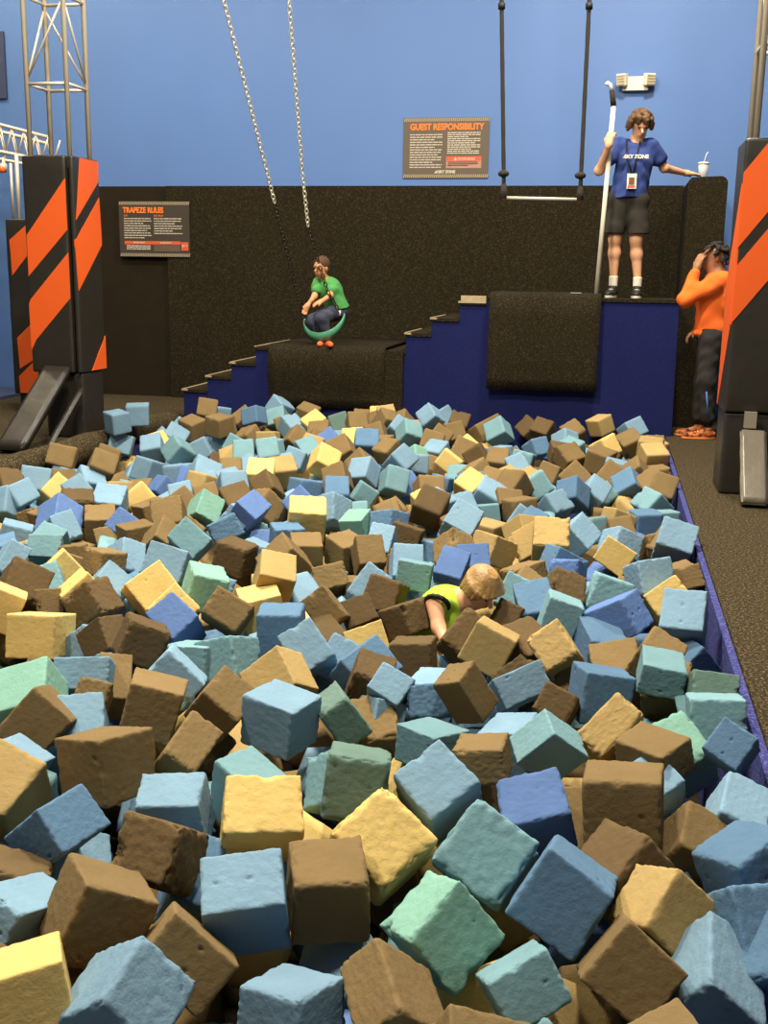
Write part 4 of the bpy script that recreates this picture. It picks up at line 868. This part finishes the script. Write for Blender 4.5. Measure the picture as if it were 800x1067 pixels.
M|-2189,5998,-51,2131,-1071,3044,143,185,187|tilted mid-blue foam cube in the just behind the child, centre left of the pit
R|-2134,6289,1,-1174,688,-67,160,178,182|tilted royal-blue foam cube in the far rows, centre left of the pit
L|-2214,6301,-57,1784,-656,3085,166,145,180|tilted light-blue foam cube in the far rows, centre left, right of a mid-blue cube
B|-2441,6931,-90,-2148,205,-2471,195,197,202|tilted dark-brown foam cube in the far rows, centre left of the pit
T|-2162,6394,-213,288,181,-2988,210,210,210
B|-1918,5408,-55,-3084,-213,3048,182,190,178|flat-lying dark-brown foam cube in the just behind the child, centre left of the pit
L|-2189,5120,-38,554,-1060,1207,176,209,196|tilted light-blue foam cube in the just behind the child, left of the pit
L|-2507,5302,-85,-2556,-462,-2284,147,165,190|corner-up light-blue foam cube in the just behind the child, left of the pit
G|-1827,4705,-24,3040,-287,-2592,176,189,191|flat-lying mint foam cube in the row of the child, left of the pit
L|-1873,4914,-82,1979,-383,-2864,211,137,194|corner-up light-blue foam cube in the row of the child, left of the pit
K|-2216,6831,-91,780,214,2476,196,196,196
L|-2089,7092,-135,-1268,-16,-637,188,174,197|flat-lying light-blue foam cube in the far rows, centre left, right of a brown cube
Y|-1738,6196,4,-383,-78,-2836,224,202,207|tilted yellow foam cube in the far rows, centre left, in front of a royal-blue cube
M|-1849,7371,-81,-2167,-43,-2849,174,190,194|tilted mid-blue foam cube in the far rows, centre of the pit
R|-1935,6820,-72,961,-659,-1770,190,178,194|corner-up royal-blue foam cube in the far rows, centre left of the pit
L|-1690,6588,-43,394,-481,-2055,196,197,199|tilted light-blue foam cube in the far rows, centre of the pit
G|-1430,6228,-38,-117,-278,1381,160,153,165|flat-lying mint foam cube in the just behind the child, centre of the pit
M|-1799,5970,-82,-3101,-29,2071,188,176,177|flat-lying mid-blue foam cube in the just behind the child, centre left of the pit
K|-2185,6898,-169,-760,175,-54,147,182,192|tilted brown foam cube in the far rows, centre left of the pit
L|-1865,5590,-87,312,134,1637,181,134,163|flat-lying light-blue foam cube in the just behind the child, centre left of the pit
K|-1601,5700,-72,2917,-12,-2784,174,184,161|flat-lying brown foam cube in the just behind the child, centre left of the pit
K|-1375,5714,-64,3041,-198,2429,189,172,173|flat-lying brown foam cube in the just behind the child, centre, left of a brown cube
K|-1602,5296,-36,-1858,759,-2761,197,195,199|tilted brown foam cube in the just behind the child, centre left of the pit
K|-1332,5203,-86,2767,-946,2190,137,173,182|tilted brown foam cube in the row of the child, centre of the pit
K|-1191,5213,-129,-3085,-56,-2954,122,174,122|flat-lying brown foam cube in the row of the child, centre of the pit
K|-1205,5517,-25,-2414,-10,-2689,147,170,185|tilted brown foam cube in the just behind the child, centre of the pit
L|-1185,5763,-19,-777,107,-19,136,168,183|tilted light-blue foam cube in the just behind the child, centre, left of a dark-brown cube
K|-1353,6532,-174,1214,-1411,2768,206,206,206
K|-1329,6325,-189,-797,74,1583,207,207,207
L|-1095,5050,-73,-712,506,-213,146,186,192|corner-up light-blue foam cube in the row of the child, centre of the pit
L|-1444,4953,-134,943,-24,-2142,201,201,201
B|-1065,6717,0,2629,-850,-1230,192,200,196|tilted dark-brown foam cube in the far rows, centre of the pit
Y|-1175,7234,-95,-2242,422,-2568,152,179,187|corner-up yellow foam cube in the far rows, centre of the pit
L|-1065,6975,-57,-1876,67,-2105,196,197,200|flat-lying light-blue foam cube in the far rows, centre right of the pit
K|-1201,7500,-56,-2556,-78,-2698,187,191,196|tilted brown foam cube in the far rows, centre of the pit
B|-1101,6059,-42,-1390,-283,3139,180,146,181|flat-lying dark-brown foam cube in the just behind the child, centre of the pit
M|-928,6094,-134,-2927,-75,2873,185,189,129|flat-lying mid-blue foam cube in the just behind the child, centre right of the pit
L|-826,6462,-27,770,-452,3075,190,183,195|corner-up light-blue foam cube in the far rows, centre right, in front of a light-blue cube
R|-664,5742,-84,3018,-813,1833,151,177,178|tilted royal-blue foam cube in the just behind the child, centre right, rightmost of two such
K|-797,5921,-75,-594,-621,-527,176,173,195|corner-up brown foam cube in the just behind the child, centre right of the pit
T|-873,5063,16,-2974,-132,-3055,168,176,136|flat-lying aqua foam cube in the just behind the child, centre of the pit
R|-756,5534,-86,-940,206,-69,151,179,192|tilted royal-blue foam cube in the just behind the child, centre right, leftmost of two such
L|-950,5252,0,-2456,-84,-2851,154,181,186|tilted light-blue foam cube in the just behind the child, centre, left of a mid-blue cube
K|-992,5453,-38,-3021,307,2181,165,144,116|flat-lying brown foam cube in the just behind the child, centre, left of a mid-blue cube
L|-912,5483,-192,-365,696,2013,207,207,207
K|-1135,5701,-155,948,757,-2170,202,202,202
N|-685,6695,-140,-3131,-82,2717,179,184,147|flat-lying tan foam cube in the just behind the child, centre right of the pit
L|-915,7134,-102,-2392,211,-2674,177,190,196|tilted light-blue foam cube in the far rows, centre right, right of a light-blue cube
T|-757,7267,-136,-2995,111,-2983,173,181,130|flat-lying aqua foam cube in the far rows, centre right of the pit
K|-868,6588,-114,-2010,264,-2522,164,180,191|tilted brown foam cube in the just behind the child, centre right of the pit
N|-584,5980,-69,-1592,386,809,186,171,194|tilted tan foam cube in the just behind the child, centre right, behind a royal-blue cube
K|-364,5528,-95,-1359,-228,-1013,180,156,193|flat-lying brown foam cube in the row of the child, centre right of the pit
K|-538,7310,-106,-1494,-137,-1046,187,164,191|flat-lying brown foam cube in the far rows, centre right of the pit
K|-643,7495,-106,2405,-147,-2703,193,147,171|tilted brown foam cube in the far rows, centre right, right of a light-blue cube
L|-516,7102,-129,1953,-566,3060,135,169,180|tilted light-blue foam cube in the far rows, centre right, right of a aqua cube
N|-255,5898,37,-2323,-1,57,202,193,195|tilted tan foam cube in the just behind the child, right of the pit
M|-421,6780,-103,974,-351,2692,155,177,194|tilted mid-blue foam cube in the just behind the child, centre right of the pit
T|-55,6833,-119,3129,322,2287,179,174,171|flat-lying aqua foam cube in the just behind the child, right of the pit
L|-133,6421,-68,-1985,695,2473,193,182,196|tilted light-blue foam cube in the just behind the child, right, right of a tan cube
M|-188,5692,-55,-2681,131,2044,188,181,165|tilted mid-blue foam cube in the just behind the child, right of the pit
R|-142,5476,-52,-277,-1252,1607,173,157,184|flat-lying royal-blue foam cube in the row of the child, right of the pit
T|63,5180,-51,-2807,209,1712,195,188,181|tilted aqua foam cube in the row of the child, right of the pit
Y|98,6014,-64,1859,-517,2962,184,159,191|tilted yellow foam cube in the just behind the child, right of the pit
L|125,6374,-84,-2634,333,2240,186,181,158|tilted light-blue foam cube in the just behind the child, right, right of a aqua cube
N|115,7167,-119,-2754,149,2093,179,172,147|tilted tan foam cube in the far rows, right of the pit
K|136,6621,-94,-2394,156,-2860,151,177,193|tilted brown foam cube in the just behind the child, right, right of a aqua cube
N|-444,6310,-111,2356,-891,2484,126,121,173|corner-up tan foam cube in the just behind the child, centre right, leftmost of two such
N|-444,6532,-101,-2493,-195,-2342,178,177,198|tilted tan foam cube in the just behind the child, centre right, behind a tan cube
N|-341,6098,-46,-566,-611,-286,187,185,196|corner-up tan foam cube in the just behind the child, centre right, rightmost of two such
K|-357,5309,-108,587,-180,1449,191,160,194|tilted brown foam cube in the row of the child, centre right of the pit
T|-151,4683,-24,-3075,-323,-3056,154,183,184|flat-lying aqua foam cube in the row of the child, right of the pit
M|300,7229,-129,3123,-21,1877,187,176,158|flat-lying mid-blue foam cube in the just behind the child, right of the pit
T|430,7331,-133,3136,106,1844,177,152,145|flat-lying aqua foam cube in the far rows, far right of the pit
K|347,6457,-89,2986,377,1993,189,184,138|tilted brown foam cube in the just behind the child, right, right of a light-blue cube
K|430,6344,-68,115,-745,-2691,193,193,193
L|424,6125,11,-785,235,-99,202,183,194|tilted light-blue foam cube in the just behind the child, far right of the pit
L|261,5431,-23,3087,424,2011,191,183,178|tilted light-blue foam cube in the row of the child, right of the pit
K|430,5750,-87,-3045,286,-2918,163,184,122|flat-lying brown foam cube in the row of the child, far right of the pit
K|430,5560,-55,2515,-1087,2241,120,202,186|tilted brown foam cube in the row of the child, far right of the pit
Y|343,5228,-69,-768,714,-626,131,183,188|corner-up yellow foam cube in the row of the child, far right of the pit
K|-4135,7683,12,2065,-236,-2848,207,177,196|tilted brown foam cube in the farther rows, far left of the pit
L|-4052,7118,-52,1934,-181,-2668,211,171,196|tilted light-blue foam cube in the far rows, far left, behind a brown cube
K|-3987,7413,-127,-3084,-850,2039,160,176,178|tilted brown foam cube in the far rows, far left, right of a yellow cube
B|-3304,6305,-45,-2897,82,507,205,197,201|flat-lying dark-brown foam cube in the far rows, far left of the pit
L|-4085,7646,-120,-1829,-188,-1514,183,150,188
K|-3701,7470,1,-855,419,478,192,190,193|corner-up brown foam cube in the farther rows, left of the pit
K|-4073,8342,-85,2041,-342,-2836,193,170,190
L|-4143,8757,-31,1830,-251,-2824,204,172,196
L|-4136,8681,175,3012,-84,2481,184,165,185|light-blue foam cube sitting on the left floor rim, nearer the padded pillar
L|-3736,7332,-103,-1204,-562,2222,196,196,196
N|-3324,6917,-86,-1941,97,890,187,173,193|tilted tan foam cube in the far rows, left of the pit
L|-3602,6923,-93,-709,786,1761,186,164,191|corner-up light-blue foam cube in the far rows, far left of the pit
L|-3912,6641,-68,-1105,992,0,164,184,189|tilted light-blue foam cube in the far rows, far left, in front of a dark-brown cube
B|-4049,6742,-25,-2259,-217,-2183,180,184,191|tilted dark-brown foam cube in the far rows, far left of the pit
Y|-3834,6998,-102,-712,737,245,157,185,190|corner-up yellow foam cube in the far rows, far left of the pit
L|-4164,9174,179,3126,26,-2770,198,198,193|light-blue foam cube sitting on the left floor rim, nearer the blue steps
L|-3986,9778,-44,2083,-557,2920,182,184,191
L|-3770,9043,-8,-972,554,312,198,195,198
L|-3930,9242,-78,-971,572,1414,192,173,196
Y|-3848,8849,-51,-2421,134,-2040,189,190,197
T|-3519,8528,-38,-2238,857,-2928,193,194,197|corner-up aqua foam cube in the farther rows, left of the pit
L|-3459,8883,-67,-1437,455,-2830,177,179,191
K|-3887,10187,109,-532,168,334,196,190,194
L|-3859,10430,27,1338,1437,-2345,190,190,190
K|-3813,9606,12,-1785,237,-2055,191,192,196
K|-3561,9730,28,-1448,-73,-490,189,185,193
K|-3504,9491,65,-1696,143,-1995,188,190,191
K|-3487,10198,29,-543,644,-2869,179,187,191
L|-3524,10430,15,2311,-1463,-2785,160,184,183
L|-3494,9583,-127,1218,110,-1615,199,199,199
T|-3220,9120,-53,1794,-516,-2966,186,167,190
K|-3189,9402,-34,-2026,272,2755,193,190,198
N|-3018,8442,-59,2677,-606,1975,166,145,163
L|-3524,7920,-92,-2814,-140,2754,181,182,188|tilted light-blue foam cube in the farther rows, left of the pit
L|-3778,8600,-30,-2199,188,-2884,183,190,194
L|-3190,7727,-84,-3050,112,-3047,191,197,187|flat-lying light-blue foam cube in the far rows, left of the pit
L|-2878,7449,-20,-2473,458,525,210,201,204|corner-up light-blue foam cube in the far rows, left of the pit
R|-3155,7351,-121,-1754,-738,968,155,174,182|tilted royal-blue foam cube in the far rows, left, right of a yellow cube
R|-3010,7527,-91,-668,112,71,183,192,198|tilted royal-blue foam cube in the far rows, left, right of a light-blue cube
N|-2835,7326,-76,364,-21,2641,193,193,193
L|-2825,7377,-112,-2367,205,-2789,189,196,200|tilted light-blue foam cube in the far rows, left, in front of a light-blue cube
L|-2680,7450,-54,718,-1309,-1670,157,167,183|flat-lying light-blue foam cube in the far rows, centre left, right of a light-blue cube
L|-2559,7185,-45,-2538,-2,-2590,196,194,198|tilted light-blue foam cube in the far rows, centre left, right of a light-blue cube
K|-2826,7907,-78,-2198,10,-2844,171,189,193|tilted brown foam cube in the farther rows, centre left of the pit
T|-2893,8413,-2,-2460,60,-2865,175,184,189
L|-2810,8260,-126,-231,496,-2510,199,199,199
Y|-2493,7615,-28,-2054,-56,-2916,203,197,200|tilted yellow foam cube in the far rows, centre left, in front of a aqua cube
L|-3207,10430,128,-982,964,3086,186,193,197
T|-3169,10255,38,-926,290,-3090,189,190,194
M|-3338,10018,91,-1893,246,1232,180,169,185
K|-3036,10035,11,2215,-1126,2767,184,170,189
K|-3315,10430,-66,232,-920,-2977,192,192,192
K|-2917,10420,71,-1315,284,-86,197,195,198
K|-2569,9615,-4,-2447,-126,1,204,199,202
Y|-2663,9815,62,996,-862,-1797,191,193,194
D|-2590,10423,2,-1226,307,-2740,190,190,190
L|-2915,9851,29,-2144,121,-2236,178,179,189
L|-2760,9786,-95,1093,763,-1981,195,195,195
L|-2341,9514,-44,-2230,-23,522,177,167,191
K|-2352,10155,37,-2270,35,445,186,189,193
K|-2355,10430,24,-934,54,134,191,194,198
M|-1982,8951,45,-2379,61,249,208,196,198|tilted mid-blue foam cube in the farther rows, centre of the pit
K|-2007,9943,105,-1071,963,2767,182,183,188
Y|-2175,10430,73,-519,-27,124,198,194,197
K|-2023,9572,29,-527,-353,23,167,181,187
N|-2983,9341,-34,-3007,62,-3100,184,190,174
K|-2712,9299,-11,-2349,444,2336,189,183,194
K|-2553,9394,-33,-2547,532,2220,184,160,189
N|-2502,9142,-40,-1923,868,-2090,164,181,188
R|-2368,9211,-13,837,-672,-1862,192,188,196
Y|-2146,9161,19,-2346,87,-2897,191,190,194
T|-2873,9078,-59,2214,-1426,-3114,157,193,190
L|-2510,8602,-65,2001,-297,3125,174,166,186
T|-2489,8902,-39,-2289,280,-2432,172,183,191
T|-2710,8464,10,-2454,112,-2721,179,185,190
L|-2732,8397,-132,-329,750,1838,200,200,200
L|-2576,8453,-125,-153,-550,1974,198,198,198
K|-2101,8567,32,636,-603,-1824,187,189,191|corner-up brown foam cube in the farther rows, centre, right of a royal-blue cube
Y|-2188,8306,-15,711,-517,-2654,190,189,193|corner-up yellow foam cube in the farther rows, centre left of the pit
T|-2075,8495,-149,-1,-66,-2864,202,202,202
K|-1877,8340,-48,-2254,774,-3047,191,193,197|corner-up brown foam cube in the farther rows, centre, right of a aqua cube
K|-2038,9134,-106,-216,1002,2377,197,197,197
N|-2403,7882,-46,-2062,89,-2676,196,196,199|tilted tan foam cube in the farther rows, centre left of the pit
M|-2145,7592,-101,-2941,50,2376,189,191,146|flat-lying mid-blue foam cube in the far rows, centre left of the pit
K|-1952,7828,-71,-2299,434,-3045,180,190,195|corner-up brown foam cube in the far rows, centre of the pit
L|-1811,8095,-54,-2891,-680,-2079,184,181,193|tilted light-blue foam cube in the farther rows, centre of the pit
T|-1711,7668,-137,1728,-612,-2928,157,157,183|tilted aqua foam cube in the far rows, centre, right of a mid-blue cube
B|-2245,7001,11,-2445,605,-3016,155,172,179|corner-up dark-brown foam cube in the far rows, centre left of the pit
L|-2080,9443,-94,1006,-329,-2975,195,195,195
K|-1778,8845,2,-992,95,-534,172,171,185
L|-1882,9108,-170,157,298,3020,204,204,204
K|-2145,10256,52,-2085,747,762,186,187,193
K|-1911,10201,63,-633,474,2937,177,183,189
N|-1784,10197,24,-3085,57,-3061,182,184,152
N|-2050,10148,117,-2413,180,-2796,172,183,187
L|-1608,10015,152,848,-479,-2067,182,176,186
L|-1561,10430,89,-314,484,2495,190,190,190
B|-1375,10250,65,-2532,257,40,189,190,194
K|-1397,10005,14,2830,-1080,2523,181,190,192
K|-1143,10212,2,-1898,497,2319,191,180,195
K|-1086,10423,34,-1910,402,2264,189,174,193
L|-1032,10430,-31,-158,681,2390,190,190,190
L|-1876,9766,63,828,-650,-3052,164,180,184
T|-1729,9574,55,815,-363,-2518,187,187,191
L|-1872,10430,-32,1450,744,-3028,190,190,190
L|-1665,10088,-21,1466,992,-2882,186,186,186
K|-1906,9184,-5,-1487,98,-1964,182,167,187
K|-1489,9767,-14,-713,586,-30,181,190,195
K|-1501,9443,-10,-578,289,34,193,194,198
L|-1379,8959,-9,-1643,516,-1987,168,167,184
Y|-1188,9433,-56,-890,574,-392,179,190,196
K|-1189,9212,-39,-561,396,-47,192,195,199|corner-up brown foam cube in the farther rows, centre right of the pit
Y|-1204,8495,0,1749,-620,3080,180,146,180
B|-1043,9014,-34,-1444,584,-3120,174,181,189
T|-965,10036,37,-2494,534,2971,205,198,200
L|-883,9363,-73,3080,114,2295,180,169,170
L|-1511,8594,-51,-2981,208,2379,185,184,159
L|-1572,8359,5,-1002,738,-65,181,186,190|corner-up light-blue foam cube in the farther rows, centre of the pit
G|-1528,8851,-71,561,-352,-2357,186,187,197|tilted mint foam cube in the farther rows, centre of the pit
B|-1219,7728,-99,2982,5,1911,195,192,182|flat-lying dark-brown foam cube in the far rows, centre of the pit
K|-1369,8812,-134,1543,941,-2460,200,200,200
M|-1216,8168,-133,-2980,-208,3023,150,179,158
T|-1097,8402,-138,-4,-839,-1666,201,201,201
Y|-935,7759,-55,-985,410,-454,173,182,190|corner-up yellow foam cube in the far rows, centre right of the pit
K|-953,8208,-34,880,-975,-3053,168,183,188|tilted brown foam cube in the farther rows, centre right, right of a aqua cube
M|-969,8076,-89,-1555,168,-1844,182,163,189|flat-lying mid-blue foam cube in the far rows, centre right of the pit
K|-854,8862,-54,-1005,76,12,178,192,195|tilted brown foam cube in the farther rows, centre right, right of a dark-brown cube
N|-730,8391,-108,-1255,103,-958,179,162,189|flat-lying tan foam cube in the far rows, centre right of the pit
K|-774,7920,-50,-1605,844,-2206,177,185,191|tilted brown foam cube in the far rows, centre right, right of a mid-blue cube
K|-629,7782,-50,-893,-52,-580,191,191,197|tilted brown foam cube in the far rows, centre right, right of a brown cube
R|-1431,8013,-130,2288,-863,2520,180,162,189|corner-up royal-blue foam cube in the far rows, centre of the pit
T|-1517,7811,-59,514,-311,-2743,177,187,193|tilted aqua foam cube in the far rows, centre, right of a light-blue cube
L|-788,7536,-75,-2261,900,2361,196,188,199|corner-up light-blue foam cube in the far rows, centre right, in front of a brown cube
L|-958,8026,-155,-830,683,2292,202,202,202
B|-701,10430,25,-2208,881,-3048,180,191,195
B|-567,10234,47,-1852,780,-2201,166,178,187
L|-346,9993,-21,-2726,520,2537,187,186,178
M|-586,9701,-50,3002,525,2226,184,178,166
B|-373,9449,-41,-2958,-208,1787,187,181,169
K|-290,10334,11,-2174,459,-2636,184,190,196
N|-43,10421,92,1926,-1218,-2754,170,174,185
Y|14,9675,-12,-2083,-211,925,194,186,193
L|256,10430,56,1033,-958,2716,180,190,194
T|-282,9665,-42,-1810,399,-2252,181,180,194
K|-277,9157,-34,-2215,235,-2551,186,189,196|tilted brown foam cube in the farther rows, right, right of a dark-brown cube
K|-22,9076,-28,-1444,227,-427,191,192,197|flat-lying brown foam cube in the farther rows, right of the pit
L|96,8816,-65,3126,-190,3057,181,193,183|flat-lying light-blue foam cube in the farther rows, right of the pit
T|-663,9081,-62,-1364,-228,3030,184,169,191
K|-407,8737,-107,-1131,-263,2739,165,157,182
M|-199,7762,-72,-2453,366,2676,182,189,189|tilted mid-blue foam cube in the far rows, right of the pit
T|-473,8015,-69,2036,-915,3024,183,177,190|tilted aqua foam cube in the far rows, centre right of the pit
K|-206,8207,-43,640,-719,2874,197,195,199|corner-up brown foam cube in the far rows, right, left of a brown cube
L|-674,8731,-66,-2436,389,-2787,162,184,190
N|-550,8227,-94,-1204,243,-884,187,184,196|tilted tan foam cube in the far rows, centre right of the pit
L|-308,7556,-119,-756,-178,728,165,170,168|tilted light-blue foam cube in the far rows, right of the pit
L|-61,7978,-102,960,-617,-3117,176,193,196|corner-up light-blue foam cube in the far rows, right of the pit
K|62,8429,-56,-2462,609,1764,192,188,196|corner-up brown foam cube in the far rows, right, left of a mid-blue cube
T|40,8201,-139,1889,-753,2836,150,149,179
K|236,9926,-5,909,-991,-2055,196,195,200
K|242,10430,-33,1614,1105,-2521,190,190,190
N|384,9334,42,3012,-75,3014,200,193,196|flat-lying tan foam cube in the farther rows, right of the pit
N|405,9100,9,-2713,-40,338,197,193,196|tilted tan foam cube in the farther rows, right of the pit
N|430,9822,-35,-1782,118,-2558,191,186,199
K|409,9574,10,579,41,-3097,206,197,201|tilted brown foam cube in the farther rows, right, right of a brown cube
K|428,8844,-99,-3129,111,-2866,189,196,168|flat-lying brown foam cube in the far rows, right of the pit
K|261,8628,-62,-1938,716,3014,203,202,203|tilted brown foam cube in the far rows, right, right of a light-blue cube
K|386,8197,-52,-2108,657,-2932,182,190,194|corner-up brown foam cube in the far rows, right, right of a mid-blue cube
K|430,7943,-41,-770,263,-115,183,189,194|tilted brown foam cube in the far rows, right, right of a mid-blue cube
M|203,8226,-72,-2309,612,2962,177,188,194|corner-up mid-blue foam cube in the far rows, right of the pit
T|351,7615,-89,-1760,820,-2637,170,188,192|tilted aqua foam cube in the far rows, right of the pit
B|-520,4383,-66,683,-637,3045,192,192,192|corner-up dark-brown foam cube in the row of the child, centre right of the pit
"""
# ------------------------------------------------------------------ foam cubes
FC = {'B': foam('foam_brown', (.365, .30, .205)), 'K': foam('foam_camel', (.465, .388, .26)), 'N': foam('foam_tan', (.64, .545, .355)), 'Y': foam('foam_yellow', (.79, .68, .42)),
      'L': foam('foam_light_blue', (.45, .565, .64)), 'M': foam('foam_blue', (.34, .455, .56)), 'R': foam('foam_royal_blue', (.34, .44, .62)), 'T': foam('foam_aqua', (.43, .565, .59)), 'G': foam('foam_mint', (.46, .62, .56)), 'D': foam('foam_grey_green', (.36, .45, .41))}
def cube_mesh(seed, n, wear):
    """unit foam block: soft edges, ragged corners, small torn pits"""
    r = random.Random(seed); bm = BM(); bmesh.ops.create_cube(bm, size=1.0)
    bmesh.ops.subdivide_edges(bm, edges=list(bm.edges), cuts=n-1, use_grid_fill=True)
    off = Vector((r.uniform(-50, 50), r.uniform(-50, 50), r.uniform(-50, 50)))
    bites = []
    for _ in range(r.choice((0, 1, 2, 3)) if wear > .3 else r.choice((0, 0, 1))):
        e = r.randrange(3); p = [r.choice((-.5, .5)) for _ in range(3)]; p[e] = r.uniform(-.5, .5); bites.append((Vector(p), r.uniform(.05, .05+.13*wear)))
    pits = []
    for _ in range(int(2+6*r.random())):
        p = [r.uniform(-.38, .38) for _ in range(3)]; p[r.randrange(3)] = r.choice((-.5, .5)); pits.append((Vector(p), r.uniform(.018, .05), r.uniform(.015, .045)))
    R0 = .022+.075*wear*r.uniform(.6, 1.3)
    sk = [r.uniform(-.035, .035) for _ in range(6)]
    for v in bm.verts:
        p = v.co.copy(); nz = noise.noise(p*3.2+off); n2 = noise.noise(p*9+off); n3 = noise.noise(p*23+off)
        rad = R0*(1+.9*nz+.5*n2); rad = max(.012, min(rad, .2))
        q = Vector([max(-.5+rad, min(.5-rad, c)) for c in p]); d = p-q
        if d.length > 1e-6 and sum(abs(c) > .5-rad for c in p) > 1: q = q+d.normalized()*min(d.length, rad)
        else: q = p.copy()
        nrm = Vector([c if abs(c) > .499 else 0 for c in p])
        if nrm.length: nrm.normalize()
        edge = sorted(abs(c) for c in p)[1]
        q -= nrm*(.003+.012*wear)*(.5+n2*.6+n3*.5)
        if edge > .42: q -= q.normalized()*max(0, n2*.6+n3*.5)*.05*(wear+.25)*(edge-.42)/.08
        for c, s in bites:
            dd = (p-c).length
            if dd < s*1.7: q -= q.normalized()*max(0, 1-dd/(s*1.7))*s*(.9+n3)
        for c, s, dp in pits:
            dd = (p-c).length*(1+.5*n3)
            if dd < s: q -= nrm*dp*(1-(dd/s)**2)
        q.x *= 1+sk[0]*q.z*2+sk[3]*q.y; q.y *= 1+sk[1]*q.x*2+sk[4]*q.z; q.z *= 1+sk[2]*q.y*2+sk[5]*q.x
        v.co = q
    me = D.meshes.new('foam_cube'); bm.to_mesh(me); bm.free()
    for p in me.polygons: p.use_smooth = True
    return me
WEAR = [.08, .12, .18, .25, .35, .5, .65, .8, .95, .3, .45, .15]
MESH_HI = [cube_mesh(100+i, 34, w_) for i, w_ in enumerate(WEAR)]
MESH_LO = [cube_mesh(200+i, 12, w_*.8) for i, w_ in enumerate(WEAR)]
for me in MESH_HI+MESH_LO: me.materials.append(FC['B'])
CLEAN = [0, 1, 2, 3, 11]; MIXED = [2, 3, 4, 5, 9, 10]; ROUGH = [4, 5, 6, 7, 8, 10]
rc = random.Random(77); first = {}
def rows():
    for l in CUBES.strip().split('\n'):
        c, num, lab, grp = (l.split('|')+['', '', ''])[:4]; v = [float(a) for a in num.split(',')]; yield c, v, lab, grp
stuff = []
for c, v, lab, grp in rows():
    pos = Vector(v[0:3])/1000; eul = Euler([a/1000 for a in v[3:6]]); dim = Vector(v[6:9])/1000
    grpw = CLEAN if c in 'YNG' else (MIXED if c in 'KTMRL' else ROUGH)
    if rc.random() < .22: grpw = ROUGH
    k = rc.choice(grpw)
    if not lab: stuff.append((c, pos, eul, dim, k)); continue
    hi = pos.y < 6.6; me = (MESH_HI if hi else MESH_LO)[k]
    o = D.objects.new('foam_cube', me); COL.objects.link(o)
    o.location = pos; o.rotation_euler = eul; o.scale = dim*1.01
    o.material_slots[0].link = 'OBJECT'; o.material_slots[0].material = FC[c]
    tag(o, lab, 'foam cube', grp or 'foam cubes in the pit')
# uncountable remainder: the tiny far cubes and the layers underneath
allp = [Vector((v[0]/1000, v[1]/1000, v[2]/1000)) for _, v, _, _ in rows()]
grid = {}
for p in allp: grid.setdefault((int(p.x//.25), int(p.y//.25)), []).append(p)
def near(p, r):
    gx, gy = int(p.x//.25), int(p.y//.25)
    for a in (-1, 0, 1):
        for b in (-1, 0, 1):
            for q in grid.get((gx+a, gy+b), ()):
                if (q-p).length < r: return True
    return False
CH = 'BKKKLLLMMTNNYRTK'
def in_view(p):
    v = p-EYE; d = v.dot(FW)
    if d < .2: return False
    x = CX+F*v.dot(RT)/d; y = CY-F*v.dot(UP)/d; m_ = 75/d*2
    return -m_ < x < 800+m_ and y < 1067+m_
for z, rmin in ((-.05, .21), (-.24, .205), (-.42, .19)):
    y = -.4
    while y < 10.40:
        x = XL+.12
        while x < XR-.17:
            p = Vector((min(XR-.15, max(XL+.12, x+rc.uniform(-.05, .05))), min(10.40, y+rc.uniform(-.05, .05)), z+rc.uniform(-.04, .04)))
            if y > 8.5: p.z += .03*(y-8.5)
            kid = (Vector((p.x, p.y))-Vector((-.50, 5.0))).length < .33
            if not near(p, rmin) and not (z > -.1 and in_view(p)) and not kid:
                stuff.append((rc.choice(CH), p, Euler([rc.uniform(0, 3.1) for _ in range(3)]), Vector((.185,)*3), rc.choice(MIXED)))
                grid.setdefault((int(p.x//.25), int(p.y//.25)), []).append(p)
            x += .205
        y += .205
cv = []; cf = []; cm = []; keys = list(FC)
loc_ = {k: ([v.co.copy() for v in MESH_LO[k].vertices], [tuple(p.vertices) for p in MESH_LO[k].polygons]) for k in range(len(WEAR))}
bml = cube_mesh(300, 5, .2); loc_[-1] = ([v.co.copy() for v in bml.vertices], [tuple(p.vertices) for p in bml.polygons])
for c, pos, eul, dim, k in stuff:
    if pos.z < -.22: k = -1
    M4 = Matrix.Translation(pos)@eul.to_matrix().to_4x4()@Matrix.Diagonal((dim.x, dim.y, dim.z, 1)); A = np.array(M4)
    vs, fs = loc_[k]; P = np.array([tuple(v) for v in vs])@A[:3, :3].T+A[:3, 3]; b0 = len(cv); cv.extend(P.tolist()); cf.extend([tuple(i+b0 for i in f) for f in fs]); cm.extend([keys.index(c)]*len(fs))
me = D.meshes.new('foam_cube_pile'); me.from_pydata(cv, [], cf)
for k in keys: me.materials.append(FC[k])
me.polygons.foreach_set('material_index', cm); me.polygons.foreach_set('use_smooth', [True]*len(cf)); me.update()
o = D.objects.new('foam_cube_pile', me); COL.objects.link(o); o['kind'] = 'stuff'
tag(o, 'the mass of small distant and half-buried foam cubes filling the pit', 'foam cubes')
